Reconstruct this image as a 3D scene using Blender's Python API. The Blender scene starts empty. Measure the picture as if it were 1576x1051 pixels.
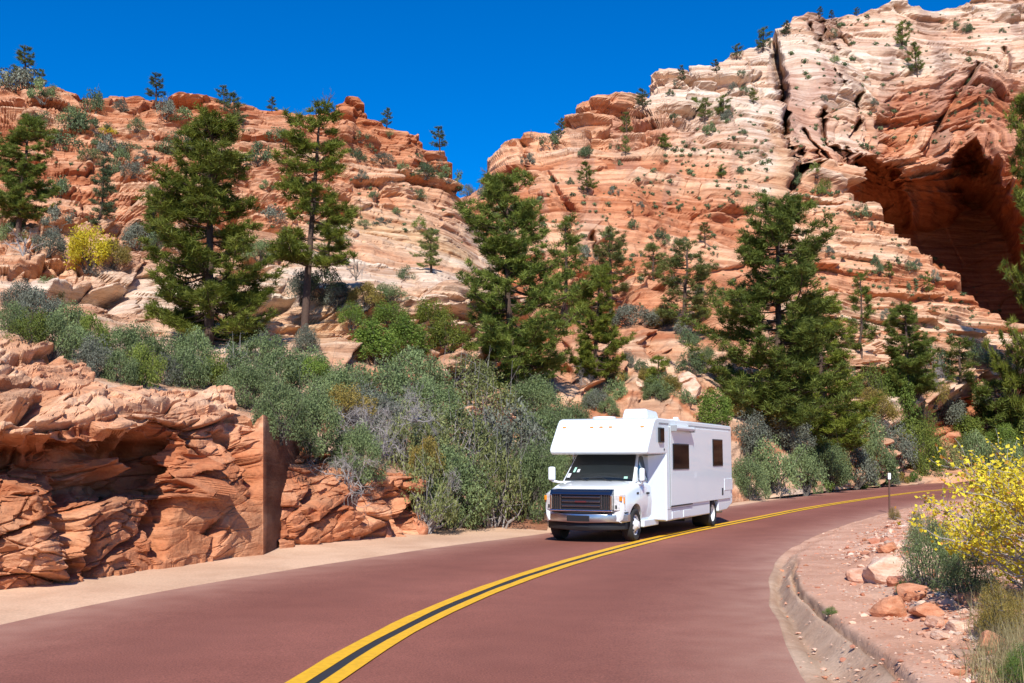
import bpy, bmesh, math, random
import numpy as np
from mathutils import Vector, Matrix
from mathutils.bvhtree import BVHTree
PI = math.pi
S = bpy.context.scene
COL = S.collection

# ------------------------------------------------------------------ camera, light, exposure
F_PX, PW, PH, HOR, EYE = 1680.0, 1576.0, 1051.0, 705.0, 1.95
PITCH = math.atan((HOR - PH / 2) / F_PX)
cd = bpy.data.cameras.new('camera')
cam = bpy.data.objects.new('camera', cd)
COL.objects.link(cam)
cd.sensor_width = 36.0
cd.lens = F_PX / PW * 36.0
cd.clip_start, cd.clip_end = 0.1, 9000
cam.location = (0, 0, EYE)
cam.rotation_euler = (PI / 2 + PITCH, 0, 0)
S.camera = cam

SUN_EL, SUN_AZ = math.radians(43), math.radians(-3.5)      # azimuth measured from straight behind the camera, negative = left
sdir = Vector((math.sin(SUN_AZ) * math.cos(SUN_EL), -math.cos(SUN_AZ) * math.cos(SUN_EL), math.sin(SUN_EL)))
w = bpy.data.worlds.new('World')
S.world = w
w.use_nodes = True
nt = w.node_tree
nt.nodes.clear()
sky = nt.nodes.new('ShaderNodeTexSky')
sky.sky_type = 'NISHITA'
sky.sun_disc = False
sky.sun_elevation = SUN_EL
sky.sun_rotation = math.atan2(sdir.x, sdir.y)
sky.altitude = 1800
sky.air_density = 1.0
sky.dust_density = 0.0
sky.ozone_density = 3.0
hs = nt.nodes.new('ShaderNodeHueSaturation')
hs.inputs['Saturation'].default_value = 1.6
hs.inputs['Hue'].default_value = 0.511
bg = nt.nodes.new('ShaderNodeBackground')
bg.inputs['Strength'].default_value = 0.12
wo = nt.nodes.new('ShaderNodeOutputWorld')
nt.links.new(sky.outputs[0], hs.inputs['Color'])
nt.links.new(hs.outputs[0], bg.inputs[0])
nt.links.new(bg.outputs[0], wo.inputs[0])
sl = bpy.data.lights.new('sun', 'SUN')
so = bpy.data.objects.new('sun', sl)
COL.objects.link(so)
sl.energy = 4.6
sl.angle = math.radians(0.53)
sl.color = (1.0, 0.955, 0.89)
so.rotation_euler = sdir.to_track_quat('Z', 'Y').to_euler()
so.location = (0, -20, 60)
S.view_settings.view_transform = 'Standard'
S.view_settings.look = 'None'
S.view_settings.exposure = 0.45
S.view_settings.gamma = 1
S.render.engine = 'CYCLES'
S.cycles.max_bounces = 7
S.cycles.diffuse_bounces = 3
S.cycles.glossy_bounces = 3
S.cycles.transmission_bounces = 4
S.cycles.transparent_max_bounces = 6
S.cycles.use_denoising = True
S.cycles.caustics_reflective = False
S.cycles.caustics_refractive = False

# ------------------------------------------------------------------ geometry helpers
CP, SP = math.cos(PITCH), math.sin(PITCH)
def ray(px, py):
    cx = (px - PW / 2) / F_PX; cz = -(py - PH / 2) / F_PX
    return cx, CP - cz * SP, SP + cz * CP
def unproj(px, py, Y):
    dx, dy, dz = ray(px, py)
    t = Y / dy
    return dx * t, Y + 0 * dx, EYE + dz * t
def ground(px, py, z=0.0):
    dx, dy, dz = ray(px, py)
    t = (z - EYE) / dz
    return dx * t, dy * t
def pix(x, y, z):
    fw = y * CP + (z - EYE) * SP; up = -y * SP + (z - EYE) * CP
    return PW / 2 + F_PX * x / fw, PH / 2 - F_PX * up / fw

def hsh(*k, seed=0):
    h = np.full(np.broadcast(*k).shape, (seed * 668265263 + 374761393) & 0xffffffff, dtype=np.uint32)
    for i, a in enumerate(k):
        h = (h ^ (np.asarray(a).astype(np.int64).astype(np.uint32) * np.uint32(2654435761 + 40503 * (2 * i + 1) & 0xffffffff)))
        h = (h ^ (h >> np.uint32(15))) * np.uint32(2246822519)
        h = (h ^ (h >> np.uint32(13))) * np.uint32(3266489917)
        h = h ^ (h >> np.uint32(16))
    return h.astype(np.float64) / 4294967296.0
np.seterr(over='ignore')
def vn(x, y, z, seed=0):
    xi, yi, zi = np.floor(x), np.floor(y), np.floor(z)
    fx, fy, fz = x - xi, y - yi, z - zi
    fx = fx * fx * (3 - 2 * fx); fy = fy * fy * (3 - 2 * fy); fz = fz * fz * (3 - 2 * fz)
    r = 0
    for a in (0, 1):
        for b in (0, 1):
            for c in (0, 1):
                r = r + hsh(xi + a, yi + b, zi + c, seed=seed) * (fx if a else 1 - fx) * (fy if b else 1 - fy) * (fz if c else 1 - fz)
    return r * 2 - 1
def fbm(x, y, z, oct=4, seed=0, g=0.5):
    r = 0; a = 1.0; f = 1.0
    for o in range(oct):
        r = r + a * vn(x * f + 17.3 * o, y * f - 9.1 * o, z * f + 4.7 * o, seed + o)
        a *= g; f *= 2.03
    return r
def worley(x, y, z, seed=0):
    """facets: every cell has its own depth and its own tilt; returns (offset, tilt term, edge distance)"""
    xi, yi, zi = np.floor(x), np.floor(y), np.floor(z)
    best = np.full(x.shape, 9.0); sec = np.full(x.shape, 9.0)
    off = np.zeros(x.shape); tilt = np.zeros(x.shape)
    for a in (-1, 0, 1):
        for b in (-1, 0, 1):
            for c in (-1, 0, 1):
                cx, cy, cz = xi + a, yi + b, zi + c
                dx = cx + hsh(cx, cy, cz, seed=seed) - x
                dy = cy + hsh(cx, cy, cz, seed=seed + 1) - y
                dz = cz + hsh(cx, cy, cz, seed=seed + 2) - z
                d = np.sqrt(dx * dx + dy * dy + dz * dz)
                m = d < best
                sec = np.where(m, best, np.minimum(sec, d))
                h1 = hsh(cx, cy, cz, seed=seed + 3) * 2 - 1
                t = dx * (hsh(cx, cy, cz, seed=seed + 4) * 2 - 1) + dz * (hsh(cx, cy, cz, seed=seed + 5) * 2 - 1) + dy * (hsh(cx, cy, cz, seed=seed + 6) * 2 - 1)
                off = np.where(m, h1, off); tilt = np.where(m, t, tilt)
                best = np.where(m, d, best)
    return off, tilt, sec - best
def sm(a, b, x):
    t = np.clip((x - a) / (b - a), 0, 1)
    return t * t * (3 - 2 * t)

def mesh_np(name, V, F, mats=None, midx=None, cols=None, smooth=False):
    """V (n,3); F list of arrays, each (m,k)"""
    if not isinstance(F, (list, tuple)): F = [F]
    F = [f for f in F if len(f)]
    me = bpy.data.meshes.new(name)
    V = np.asarray(V, dtype=np.float32)
    me.vertices.add(len(V)); me.vertices.foreach_set('co', V.ravel())
    tot = np.concatenate([np.full(len(f), f.shape[1]) for f in F])
    st = np.concatenate([[0], np.cumsum(tot)[:-1]])
    li = np.concatenate([f.ravel() for f in F])
    me.loops.add(len(li)); me.loops.foreach_set('vertex_index', li.astype(np.int32))
    me.polygons.add(len(tot)); me.polygons.foreach_set('loop_start', st.astype(np.int32))
    me.polygons.foreach_set('loop_total', tot.astype(np.int32))
    me.polygons.foreach_set('use_smooth', np.full(len(tot), smooth))
    if midx is not None: me.polygons.foreach_set('material_index', np.asarray(midx, dtype=np.int32))
    for m in (mats or []): me.materials.append(m)
    me.update(calc_edges=True)
    if cols is not None:
        ca = me.color_attributes.new('Col', 'FLOAT_COLOR', 'POINT')
        c4 = np.ones((len(V), 4), dtype=np.float32); c4[:, :3] = cols
        ca.data.foreach_set('color', c4.ravel())
    return me
def link(name, me, parent=None, loc=None):
    o = bpy.data.objects.new(name, me)
    COL.objects.link(o)
    if parent: o.parent = parent
    if loc is not None: o.location = loc
    return o
def empty(name, loc=(0, 0, 0), rz=0):
    o = bpy.data.objects.new(name, None); COL.objects.link(o)
    o.empty_display_size = 0.2
    o.location = loc; o.rotation_euler = (0, 0, rz)
    return o
def tag(o, label=None, cat=None, group=None, kind=None):
    if label: o['label'] = label
    if cat: o['category'] = cat
    if group: o['group'] = group
    if kind: o['kind'] = kind
    return o
def copy_tree(o, parent=None):
    c = o.copy(); COL.objects.link(c); c.parent = parent
    for ch in o.children: copy_tree(ch, c)
    return c

# ------------------------------------------------------------------ materials
def mat(name):
    m = bpy.data.materials.new(name); m.use_nodes = True
    n = m.node_tree; b = n.nodes['Principled BSDF']
    return m, n, b
def plain(name, c, rough=0.5, metal=0.0, coat=0.0, spec=0.5, var=0.0, vscale=6.0):
    m, n, b = mat(name)
    b.inputs['Base Color'].default_value = (*c, 1); b.inputs['Roughness'].default_value = rough
    b.inputs['Metallic'].default_value = metal; b.inputs['Coat Weight'].default_value = coat
    b.inputs['Specular IOR Level'].default_value = spec
    tc = n.nodes.new('ShaderNodeTexCoord'); no = n.nodes.new('ShaderNodeTexNoise')
    no.inputs['Scale'].default_value = vscale; no.inputs['Detail'].default_value = 6
    n.links.new(tc.outputs['Object'], no.inputs['Vector'])
    mr = n.nodes.new('ShaderNodeMapRange'); mr.inputs['To Min'].default_value = 1 - var; mr.inputs['To Max'].default_value = 1 + var
    n.links.new(no.outputs[0], mr.inputs[0])
    mx = n.nodes.new('ShaderNodeMix'); mx.data_type = 'RGBA'; mx.blend_type = 'MULTIPLY'; mx.inputs[0].default_value = 1
    mx.inputs[6].default_value = (*c, 1)
    n.links.new(mr.outputs[0], mx.inputs[7]); n.links.new(mx.outputs[2], b.inputs['Base Color'])
    return m
def rock_mat(name, sx, sz, bump, fine, lo=0.68, hi=1.12, bdist=0.3, red=0.22):
    m, n, b = mat(name)
    L = n.links.new
    at = n.nodes.new('ShaderNodeAttribute'); at.attribute_name = 'Col'
    tc = n.nodes.new('ShaderNodeTexCoord')
    mp = n.nodes.new('ShaderNodeMapping'); mp.inputs['Scale'].default_value = (sx, sx, sz); mp.inputs['Rotation'].default_value = (0.05, 0.09, 0)
    L(tc.outputs['Object'], mp.inputs[0])
    n1 = n.nodes.new('ShaderNodeTexNoise'); n1.inputs['Scale'].default_value = 1; n1.inputs['Detail'].default_value = 7; n1.inputs['Roughness'].default_value = 0.62
    n1.inputs['Distortion'].default_value = 0.35
    L(mp.outputs[0], n1.inputs['Vector'])
    n2 = n.nodes.new('ShaderNodeTexNoise'); n2.inputs['Scale'].default_value = fine; n2.inputs['Detail'].default_value = 8; n2.inputs['Roughness'].default_value = 0.65
    L(tc.outputs['Object'], n2.inputs['Vector'])
    mr = n.nodes.new('ShaderNodeMapRange'); mr.inputs['From Min'].default_value = 0.3; mr.inputs['From Max'].default_value = 0.7
    mr.inputs['To Min'].default_value = lo; mr.inputs['To Max'].default_value = hi
    L(n1.outputs[0], mr.inputs[0])
    mr2 = n.nodes.new('ShaderNodeMapRange'); mr2.inputs['From Min'].default_value = 0.3; mr2.inputs['From Max'].default_value = 0.7
    mr2.inputs['To Min'].default_value = 0.84; mr2.inputs['To Max'].default_value = 1.14
    L(n2.outputs[0], mr2.inputs[0])
    # thin iron-rich laminae: the darker the band, the redder it is
    cr_ = n.nodes.new('ShaderNodeValToRGB'); cr_.color_ramp.elements[0].position = 0.36; cr_.color_ramp.elements[1].position = 0.60
    cr_.color_ramp.elements[0].color = (lo, lo * (1 - red), lo * (1 - 1.5 * red), 1); cr_.color_ramp.elements[1].color = (hi, hi, hi, 1)
    L(n1.outputs[0], cr_.inputs[0])
    mu = n.nodes.new('ShaderNodeVectorMath'); mu.operation = 'MULTIPLY'; L(cr_.outputs[0], mu.inputs[0]); L(mr2.outputs[0], mu.inputs[1])
    mx = n.nodes.new('ShaderNodeMix'); mx.data_type = 'RGBA'; mx.blend_type = 'MULTIPLY'; mx.inputs[0].default_value = 1
    L(at.outputs['Color'], mx.inputs[6]); L(mu.outputs[0], mx.inputs[7]); L(mx.outputs[2], b.inputs['Base Color'])
    ad = n.nodes.new('ShaderNodeMath'); ad.operation = 'MULTIPLY_ADD'; ad.inputs[1].default_value = 0.5
    L(n2.outputs[0], ad.inputs[0]); L(n1.outputs[0], ad.inputs[2])
    bp = n.nodes.new('ShaderNodeBump'); bp.inputs['Strength'].default_value = bump; bp.inputs['Distance'].default_value = bdist
    L(ad.outputs[0], bp.inputs['Height']); L(bp.outputs[0], b.inputs['Normal'])
    b.inputs['Roughness'].default_value = 0.9; b.inputs['Specular IOR Level'].default_value = 0.2
    return m
def leaf_mat(name, c1, c2, trans=0.28, rough=0.6, c3=None):
    """leaf colour varies from leaf to leaf (per-face attribute) and from plant to plant"""
    m, n, b = mat(name); L = n.links.new
    at = n.nodes.new('ShaderNodeAttribute'); at.attribute_name = 'Col'
    oi = n.nodes.new('ShaderNodeObjectInfo')
    sp = n.nodes.new('ShaderNodeSeparateColor'); L(at.outputs['Color'], sp.inputs[0])
    cr = n.nodes.new('ShaderNodeValToRGB')
    cr.color_ramp.elements[0].color = (*c1, 1); cr.color_ramp.elements[1].color = (*c2, 1)
    cr.color_ramp.elements[0].position = 0.1; cr.color_ramp.elements[1].position = 0.85
    if c3:
        e = cr.color_ramp.elements.new(0.97); e.color = (*c3, 1)
    L(sp.outputs[0], cr.inputs[0])
    mr = n.nodes.new('ShaderNodeMapRange'); mr.inputs['To Min'].default_value = 0.8; mr.inputs['To Max'].default_value = 1.22
    L(oi.outputs['Random'], mr.inputs[0])
    mx = n.nodes.new('ShaderNodeMix'); mx.data_type = 'RGBA'; mx.blend_type = 'MULTIPLY'; mx.inputs[0].default_value = 1
    L(cr.outputs[0], mx.inputs[6]); L(mr.outputs[0], mx.inputs[7])
    L(mx.outputs[2], b.inputs['Base Color'])
    b.inputs['Roughness'].default_value = rough; b.inputs['Specular IOR Level'].default_value = 0.25
    tr = n.nodes.new('ShaderNodeBsdfTranslucent'); L(mx.outputs[2], tr.inputs[0])
    ms = n.nodes.new('ShaderNodeMixShader'); ms.inputs[0].default_value = trans
    L(b.outputs[0], ms.inputs[1]); L(tr.outputs[0], ms.inputs[2])
    L(ms.outputs[0], n.nodes['Material Output'].inputs[0])
    return m
M = {}
M['hill'] = rock_mat('hill sandstone', 0.13, 2.8, 1.0, 3.0)
M['mountain'] = rock_mat('mountain sandstone', 0.08, 1.6, 1.0, 1.6)
M['cut'] = rock_mat('roadside sandstone', 0.8, 3.0, 0.9, 11.0, 0.82, 1.16, 0.09)
M['boulder'] = rock_mat('boulder stone', 1.5, 4.0, 0.6, 14.0, 0.85, 1.12, 0.03)
M['dirt'] = rock_mat('red dirt', 1.2, 1.2, 0.7, 22.0, 0.85, 1.1, 0.05, 0.1)
M['sand'] = rock_mat('shoulder sand', 0.7, 0.7, 0.35, 26.0, 0.92, 1.08, 0.03, 0.05)
M['pine'] = leaf_mat('pine needles', (0.07, 0.10, 0.014), (0.28, 0.31, 0.045), 0.35)
M['pine_dark'] = leaf_mat('dark pine needles', (0.055, 0.085, 0.016), (0.23, 0.275, 0.05), 0.34)
M['pine_olive'] = leaf_mat('olive pine needles', (0.08, 0.11, 0.03), (0.27, 0.29, 0.08), 0.3)
M['juniper'] = leaf_mat('juniper scale leaves', (0.045, 0.07, 0.03), (0.15, 0.2, 0.09), 0.2)
M['scrub'] = leaf_mat('grey green scrub leaves', (0.065, 0.095, 0.035), (0.26, 0.33, 0.135), 0.3)
M['scrub2'] = leaf_mat('olive scrub leaves', (0.08, 0.10, 0.03), (0.33, 0.35, 0.13), 0.3)
M['sage'] = leaf_mat('sage leaves', (0.07, 0.08, 0.055), (0.21, 0.22, 0.16), 0.15)
M['lime'] = leaf_mat('fresh green leaves', (0.06, 0.11, 0.015), (0.24, 0.33, 0.06), 0.35)
M['gold'] = leaf_mat('autumn yellow leaves', (0.42, 0.34, 0.02), (0.80, 0.68, 0.05), 0.4, c3=(0.55, 0.25, 0.05))
M['ochre'] = leaf_mat('dull ochre leaves', (0.14, 0.13, 0.03), (0.42, 0.30, 0.07), 0.3)
M['straw'] = leaf_mat('dry grass blades', (0.22, 0.18, 0.08), (0.50, 0.43, 0.22), 0.3)
M['grass'] = leaf_mat('green grass blades', (0.05, 0.10, 0.02), (0.18, 0.28, 0.05), 0.35)
M['bark'] = plain('pine bark', (0.085, 0.05, 0.035), 0.9, var=0.5, vscale=9)
M['deadwood'] = plain('weathered grey wood', (0.30, 0.27, 0.25), 0.85, var=0.35, vscale=12)
M['darkwood'] = plain('dark shrub wood', (0.10, 0.085, 0.07), 0.9, var=0.4, vscale=12)
# ------------------------------------------------------------------ terrain
def column_loft(table, pxs, nrow, blur=2, sky=None):
    """table {px: [(py, Y), ...]}: profiles of the slope; returns grids px, py, Y"""
    ks = sorted(table); A = np.array([table[k] for k in ks], float)      # (nk, nn, 2)
    nn = A.shape[1]
    N = np.stack([np.stack([np.interp(pxs, ks, A[:, i, c]) for c in (0, 1)], 1) for i in range(nn)], 1)   # (nc, nn, 2)
    if blur:
        k = np.hanning(2 * blur + 3)[1:-1]; k /= k.sum()
        P = np.pad(N, ((blur, blur), (0, 0), (0, 0)), mode='edge')
        N = sum(k[i] * P[i:i + len(pxs)] for i in range(2 * blur + 1))
    if sky is not None:
        sp = np.interp(pxs, [s[0] for s in sky], [s[1] for s in sky])
        N[:, -1, 0] = sp
    r = np.linspace(0, 1, nrow)
    py = N[:, 0, 0][:, None] * (1 - r) + N[:, -1, 0][:, None] * r
    Y = np.empty_like(py)
    for i in range(len(pxs)):
        Y[i] = np.interp(-py[i], -N[i, :, 0], N[i, :, 1])
    b = max(2, nrow // 45)
    k = np.hanning(2 * b + 3)[1:-1]; k /= k.sum()
    P = np.pad(Y, ((0, 0), (b, b)), mode='reflect', reflect_type='odd')
    Y = sum(k[i] * P[:, i:i + nrow] for i in range(2 * b + 1))
    return np.repeat(pxs[:, None], nrow, 1), py, Y
def grid_faces(nc, nr):
    i = np.arange(nc - 1)[:, None] * nr + np.arange(nr - 1)[None]
    i = i.ravel()
    return np.stack([i, i + nr, i + nr + 1, i + 1], 1)
def grid_normals(G):
    du = np.gradient(G, axis=0); dv = np.gradient(G, axis=1)
    n = np.cross(du, dv); n /= np.linalg.norm(n, axis=2, keepdims=True) + 1e-9
    return n
def outward(N, k=0.28):
    H = N.copy(); H[..., 2] = 0; H /= np.linalg.norm(H, axis=2, keepdims=True) + 1e-6
    return H * (1 - k) + N * k
def soften(D, n=1):
    for _ in range(n):
        for ax_ in (0, 1):
            P = np.pad(D, [(1, 1) if k == ax_ else (0, 0) for k in (0, 1)], mode='edge')
            a, b_, c_ = (P[:-2], P[1:-1], P[2:]) if ax_ == 0 else (P[:, :-2], P[:, 1:-1], P[:, 2:])
            D = 0.25 * a + 0.5 * b_ + 0.25 * c_
    return D
def run_of(N):
    return np.clip(np.abs(N[..., 2]) / (np.hypot(N[..., 0], N[..., 1]) + 1e-3), 0, 2.2)
def blocks(x, y, s, h, wd, seed, warp=0.35, soft=0.3):
    """beds of thickness h broken by vertical joints about wd apart; returns bed value, block value, outline of the bed, position along it"""
    q = s / h + warp * vn(x / (wd * 2.3), y / (wd * 2.3), s / (h * 4), seed) + 0.45 * vn(x / (wd * 9), y / (wd * 9), s / (h * 9), seed + 3)
    L0 = np.floor(q); f = q - L0; o = []
    for L in (L0, L0 + 1):
        bx = x / wd * (0.35 + 0.5 * hsh(L, L * 0, seed=seed + 8)) + 7 * hsh(L, L * 0 + 1, seed=seed + 9) + 0.5 * vn(x / wd * 0.7, y / wd * 0.7, L * 3.7, seed + 5)
        Bx = np.floor(bx); o.append((hsh(L, L * 0 + 3, seed=seed + 1), hsh(L, Bx, seed=seed + 2)))
    t = sm(1 - soft, 1, f)
    saw = np.where(f < 1 - soft, f / (1 - soft), 1 - t)
    return o[0][0] * (1 - t) + o[1][0] * t, o[0][1] * (1 - t) + o[1][1] * t, saw, f
PAL = np.array([[0.33, 0.11, 0.05], [0.46, 0.18, 0.082], [0.56, 0.27, 0.145], [0.61, 0.355, 0.21], [0.65, 0.445, 0.295], [0.69, 0.56, 0.43]])
def palette(t):
    t = np.clip(t, 0, 1) * (len(PAL) - 1)
    i = np.minimum(t.astype(int), len(PAL) - 2); f = (t - i)[..., None]
    return PAL[i] * (1 - f) + PAL[i + 1] * f
def back_rows(G, n, step, drop):
    """the far side of a crest: the ground goes on behind it and falls"""
    rows = [G]
    last = G[:, -1]
    for k in range(1, n + 1):
        q = last.copy(); d = step * k ** 1.5
        q[:, 0] *= (1 + d / last[:, 1]); q[:, 1] += d; q[:, 2] -= drop * d + 0.3 * step
        rows.append(q[:, None])
    return np.concatenate(rows, 1)
TERR = []
def finish(name, G, colr, matr, nback, step, drop, label=None):
    G2 = back_rows(G, nback, step, drop)
    c2 = np.concatenate([colr, np.repeat(colr[:, -1:], nback, 1)], 1)
    nc, nr = G2.shape[:2]
    V = G2.reshape(-1, 3); Fc = grid_faces(nc, nr)
    me = mesh_np(name, V, Fc, [matr], cols=c2.reshape(-1, 3))
    o = link(name, me); tag(o, kind='structure')
    TERR.append((V, Fc))
    return o
def seg(px, py, pts, wd):
    """soft mask around a polyline drawn on the face"""
    d = np.full(px.shape, 1e9)
    for (x0, y0), (x1, y1) in zip(pts[:-1], pts[1:]):
        vx, vy = x1 - x0, y1 - y0
        t = np.clip(((px - x0) * vx + (py - y0) * vy) / (vx * vx + vy * vy), 0, 1)
        d = np.minimum(d, np.hypot(px - x0 - t * vx, py - y0 - t * vy))
    return np.exp(-(d / wd) ** 2)

def cols_px(*parts):
    return np.unique(np.concatenate([np.arange(a, b, s) for a, b, s in parts])).astype(float)

# ---- left ridge
skyL = [(-700, 90), (-200, 100), (0, 118), (30, 112), (62, 122), (100, 140), (170, 146), (240, 152), (300, 152), (350, 158), (420, 163), (480, 170), (508, 168), (516, 160), (528, 154), (545, 155), (556, 166), (575, 178), (600, 190), (650, 200), (668, 216), (690, 232), (715, 246), (724, 262), (735, 278), (748, 300), (762, 345), (790, 420), (830, 480)]
tabL = {
 -700: [(1040, 9.8), (700, 16), (520, 34), (420, 46), (310, 60), (200, 80), (90, 100)],
 0: [(908, 16.1), (640, 20), (478, 38), (400, 49), (300, 62), (200, 80), (125, 96)],
 150: [(886, 18.1), (650, 22), (500, 39), (412, 51), (320, 64), (220, 82), (140, 97)],
 250: [(869, 20), (660, 24), (530, 41), (432, 53), (330, 67), (230, 84), (150, 98)],
 400: [(850, 22.6), (680, 27), (530, 42), (435, 53), (340, 68), (240, 86), (168, 100)],
 530: [(836, 25), (720, 29), (560, 43), (460, 54), (370, 70), (260, 88), (165, 100)],
 600: [(827, 26.8), (740, 30), (570, 44), (470, 56), (380, 72), (280, 88), (190, 100)],
 660: [(822, 28), (750, 31), (580, 45), (470, 58), (380, 75), (300, 90), (222, 101)],
 700: [(820, 28.5), (755, 32), (590, 46), (480, 60), (400, 77), (320, 90), (240, 102)],
 735: [(818, 29), (755, 32), (600, 47), (500, 62), (420, 80), (345, 94), (278, 104)],
 770: [(816, 29.5), (770, 33), (640, 47), (560, 62), (480, 80), (420, 92), (370, 104)],
 840: [(816, 29.5), (790, 34), (690, 47), (640, 62), (580, 78), (540, 92), (500, 104)]}
pxL = cols_px((-700, -40, 14), (-40, 842, 1.9))
U, Vp, Yd = column_loft(tabL, pxL, 600, 10, skyL)
X, Y, Z = unproj(U, Vp, Yd); G = np.stack([X, Y, Z], 2)
N = grid_normals(G)
AX = X / Y * 85.0; YY = 0.2 * Y
s = Z + 0.05 * X + 1.6 * vn(X / 30, Y / 30, Z / 30, 41)
s = s + 0.9 * vn(0 * s, 0 * s, s / 3.1, 43) + 0.3 * vn(AX / 9, 0 * s, s / 1.1, 44)
zone = sm(-0.45, 0.45, fbm(AX / 14, YY / 14, Z / 7, 3, 45))
far = sm(37, 52, Y)
slick = np.clip(sm(330, 370, Vp) * (1 - sm(440, 470, Vp)) * sm(380, 480, U) + sm(400, 440, Vp) * (1 - sm(430, 560, U)) * 0.55 + seg(U, Vp, [(560, 330), (640, 350), (700, 400)], 30), 0, 1)
bv, kv, f1, g1 = blocks(AX, YY, s, 1.8, 6.0, 100, 0.3, 0.2)
bv2, kv2, f2, g2 = blocks(AX, YY, s, 0.6, 3.0, 200, 0.25, 0.35)
bv3, kv3, f3, g3 = blocks(AX, YY, s + 0.05 * X, 0.25, 2.0, 300, 0.2, 0.5)
amp = (1 - 0.8 * slick) * (0.7 + 0.6 * zone)
disp = 2.2 * fbm(AX / 18, YY / 18, Z / 14, 3, 5) * far + far * amp * (1.5 * (bv - 0.5) + 0.4 * (kv - 0.5) + 0.75 * (bv2 - 0.5) + 0.25 * (kv2 - 0.5)) + (0.35 + 0.65 * amp) * 0.24 * (bv3 - 0.5 + kv3 - 0.5) * sm(34, 46, Y)
RN = run_of(N)
wo2, wt2, we2 = worley(AX / 4.2, YY / 4, s / 1.5, 47)
wo3, wt3, we3 = worley(AX / 1.7, YY / 2, s / 0.6, 57)
disp += far * amp * (1.0 * wo2 + 0.9 * wt2 + 0.35 * wo3 + 0.4 * wt3 - 0.5 * np.exp(-(we2 / 0.05) ** 2))
disp += far * amp * (1.7 * 0.42 * RN * (f1 - 0.5) + 0.55 * 0.5 * RN * (f2 - 0.5)) + amp * sm(34, 46, Y) * 0.22 * 0.6 * RN * (f3 - 0.5)
disp += 0.5 * fbm(AX / 3, YY / 3, Z / 2, 4, 9) * (0.35 + 0.65 * far) * (0.4 + 0.6 * amp)
# undercut ledges below the slickrock on the left, and the pale bedded outcrops
led = seg(U, Vp, [(80, 452), (150, 446), (205, 455)], 8) * 2.2 + seg(U, Vp, [(20, 415), (60, 408), (100, 413)], 4) * 1.2 + seg(U, Vp, [(500, 470), (545, 462)], 4) * 0.8 + seg(U, Vp, [(380, 472), (450, 468)], 3) * 0.8
disp -= led * 1.8
disp += 0.9 * seg(U, Vp, [(80, 436), (150, 430), (205, 440)], 5) + 0.5 * seg(U, Vp, [(30, 400), (90, 398)], 4)
disp += 0.9 * seg(U, Vp, [(390, 455), (430, 440), (455, 448)], 17) + 0.7 * seg(U, Vp, [(130, 425), (190, 432)], 14) + 0.6 * seg(U, Vp, [(500, 495), (530, 485)], 18)
disp += 1.2 * seg(U, Vp, [(530, 180), (532, 205)], 14) - 2.0 * seg(U, Vp, [(594, 222), (604, 232)], 6) - 1.2 * seg(U, Vp, [(512, 178), (560, 182)], 3)
disp *= np.where(Y < 40, 0.5, 1)
disp = 0.45 * soften(disp) + 0.55 * disp
G = G + outward(N) * disp[..., None]
t = 0.49 + 0.18 * fbm(AX / 25, YY / 25, s / 3, 3, 61) + 0.30 * (bv2 - 0.5) + 0.22 * (bv - 0.5) + 0.08 * (kv2 - 0.5)
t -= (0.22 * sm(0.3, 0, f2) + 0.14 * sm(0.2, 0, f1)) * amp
t += 0.07 * wo2 + 0.04 * wo3
t += 0.20 * slick + 0.12 * sm(330, 420, Vp) + 0.07 * sm(400, 440, Vp) - 0.10 * (1 - sm(180, 330, Vp)) + 0.12 * (kv3 - 0.5)
c = palette(t)
ye = (seg(U, Vp, [(560, 350), (640, 360), (720, 395)], 22) * 0.5 + seg(U, Vp, [(480, 500), (550, 490)], 30) * 0.5)[..., None]
c = c * (1 - ye) + np.array([0.62, 0.42, 0.2]) * ye
grey = (sm(405, 440, Vp) * (0.6 + 0.4 * vn(X / 5, Y / 5, Z / 3, 77)))[..., None] * 0.4
c = c * (1 - grey) + np.array([0.62, 0.44, 0.31]) * grey
soil = (sm(0.15, 0.6, fbm(AX / 6, YY / 6, Z / 6, 4, 88)) * 0.5 * (1 - slick))[..., None]
c = c * (1 - soil) + np.array([0.42, 0.2, 0.115]) * soil
finish('left_hillside', G, c, M['hill'], 10, 1.6, 0.25)

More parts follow.
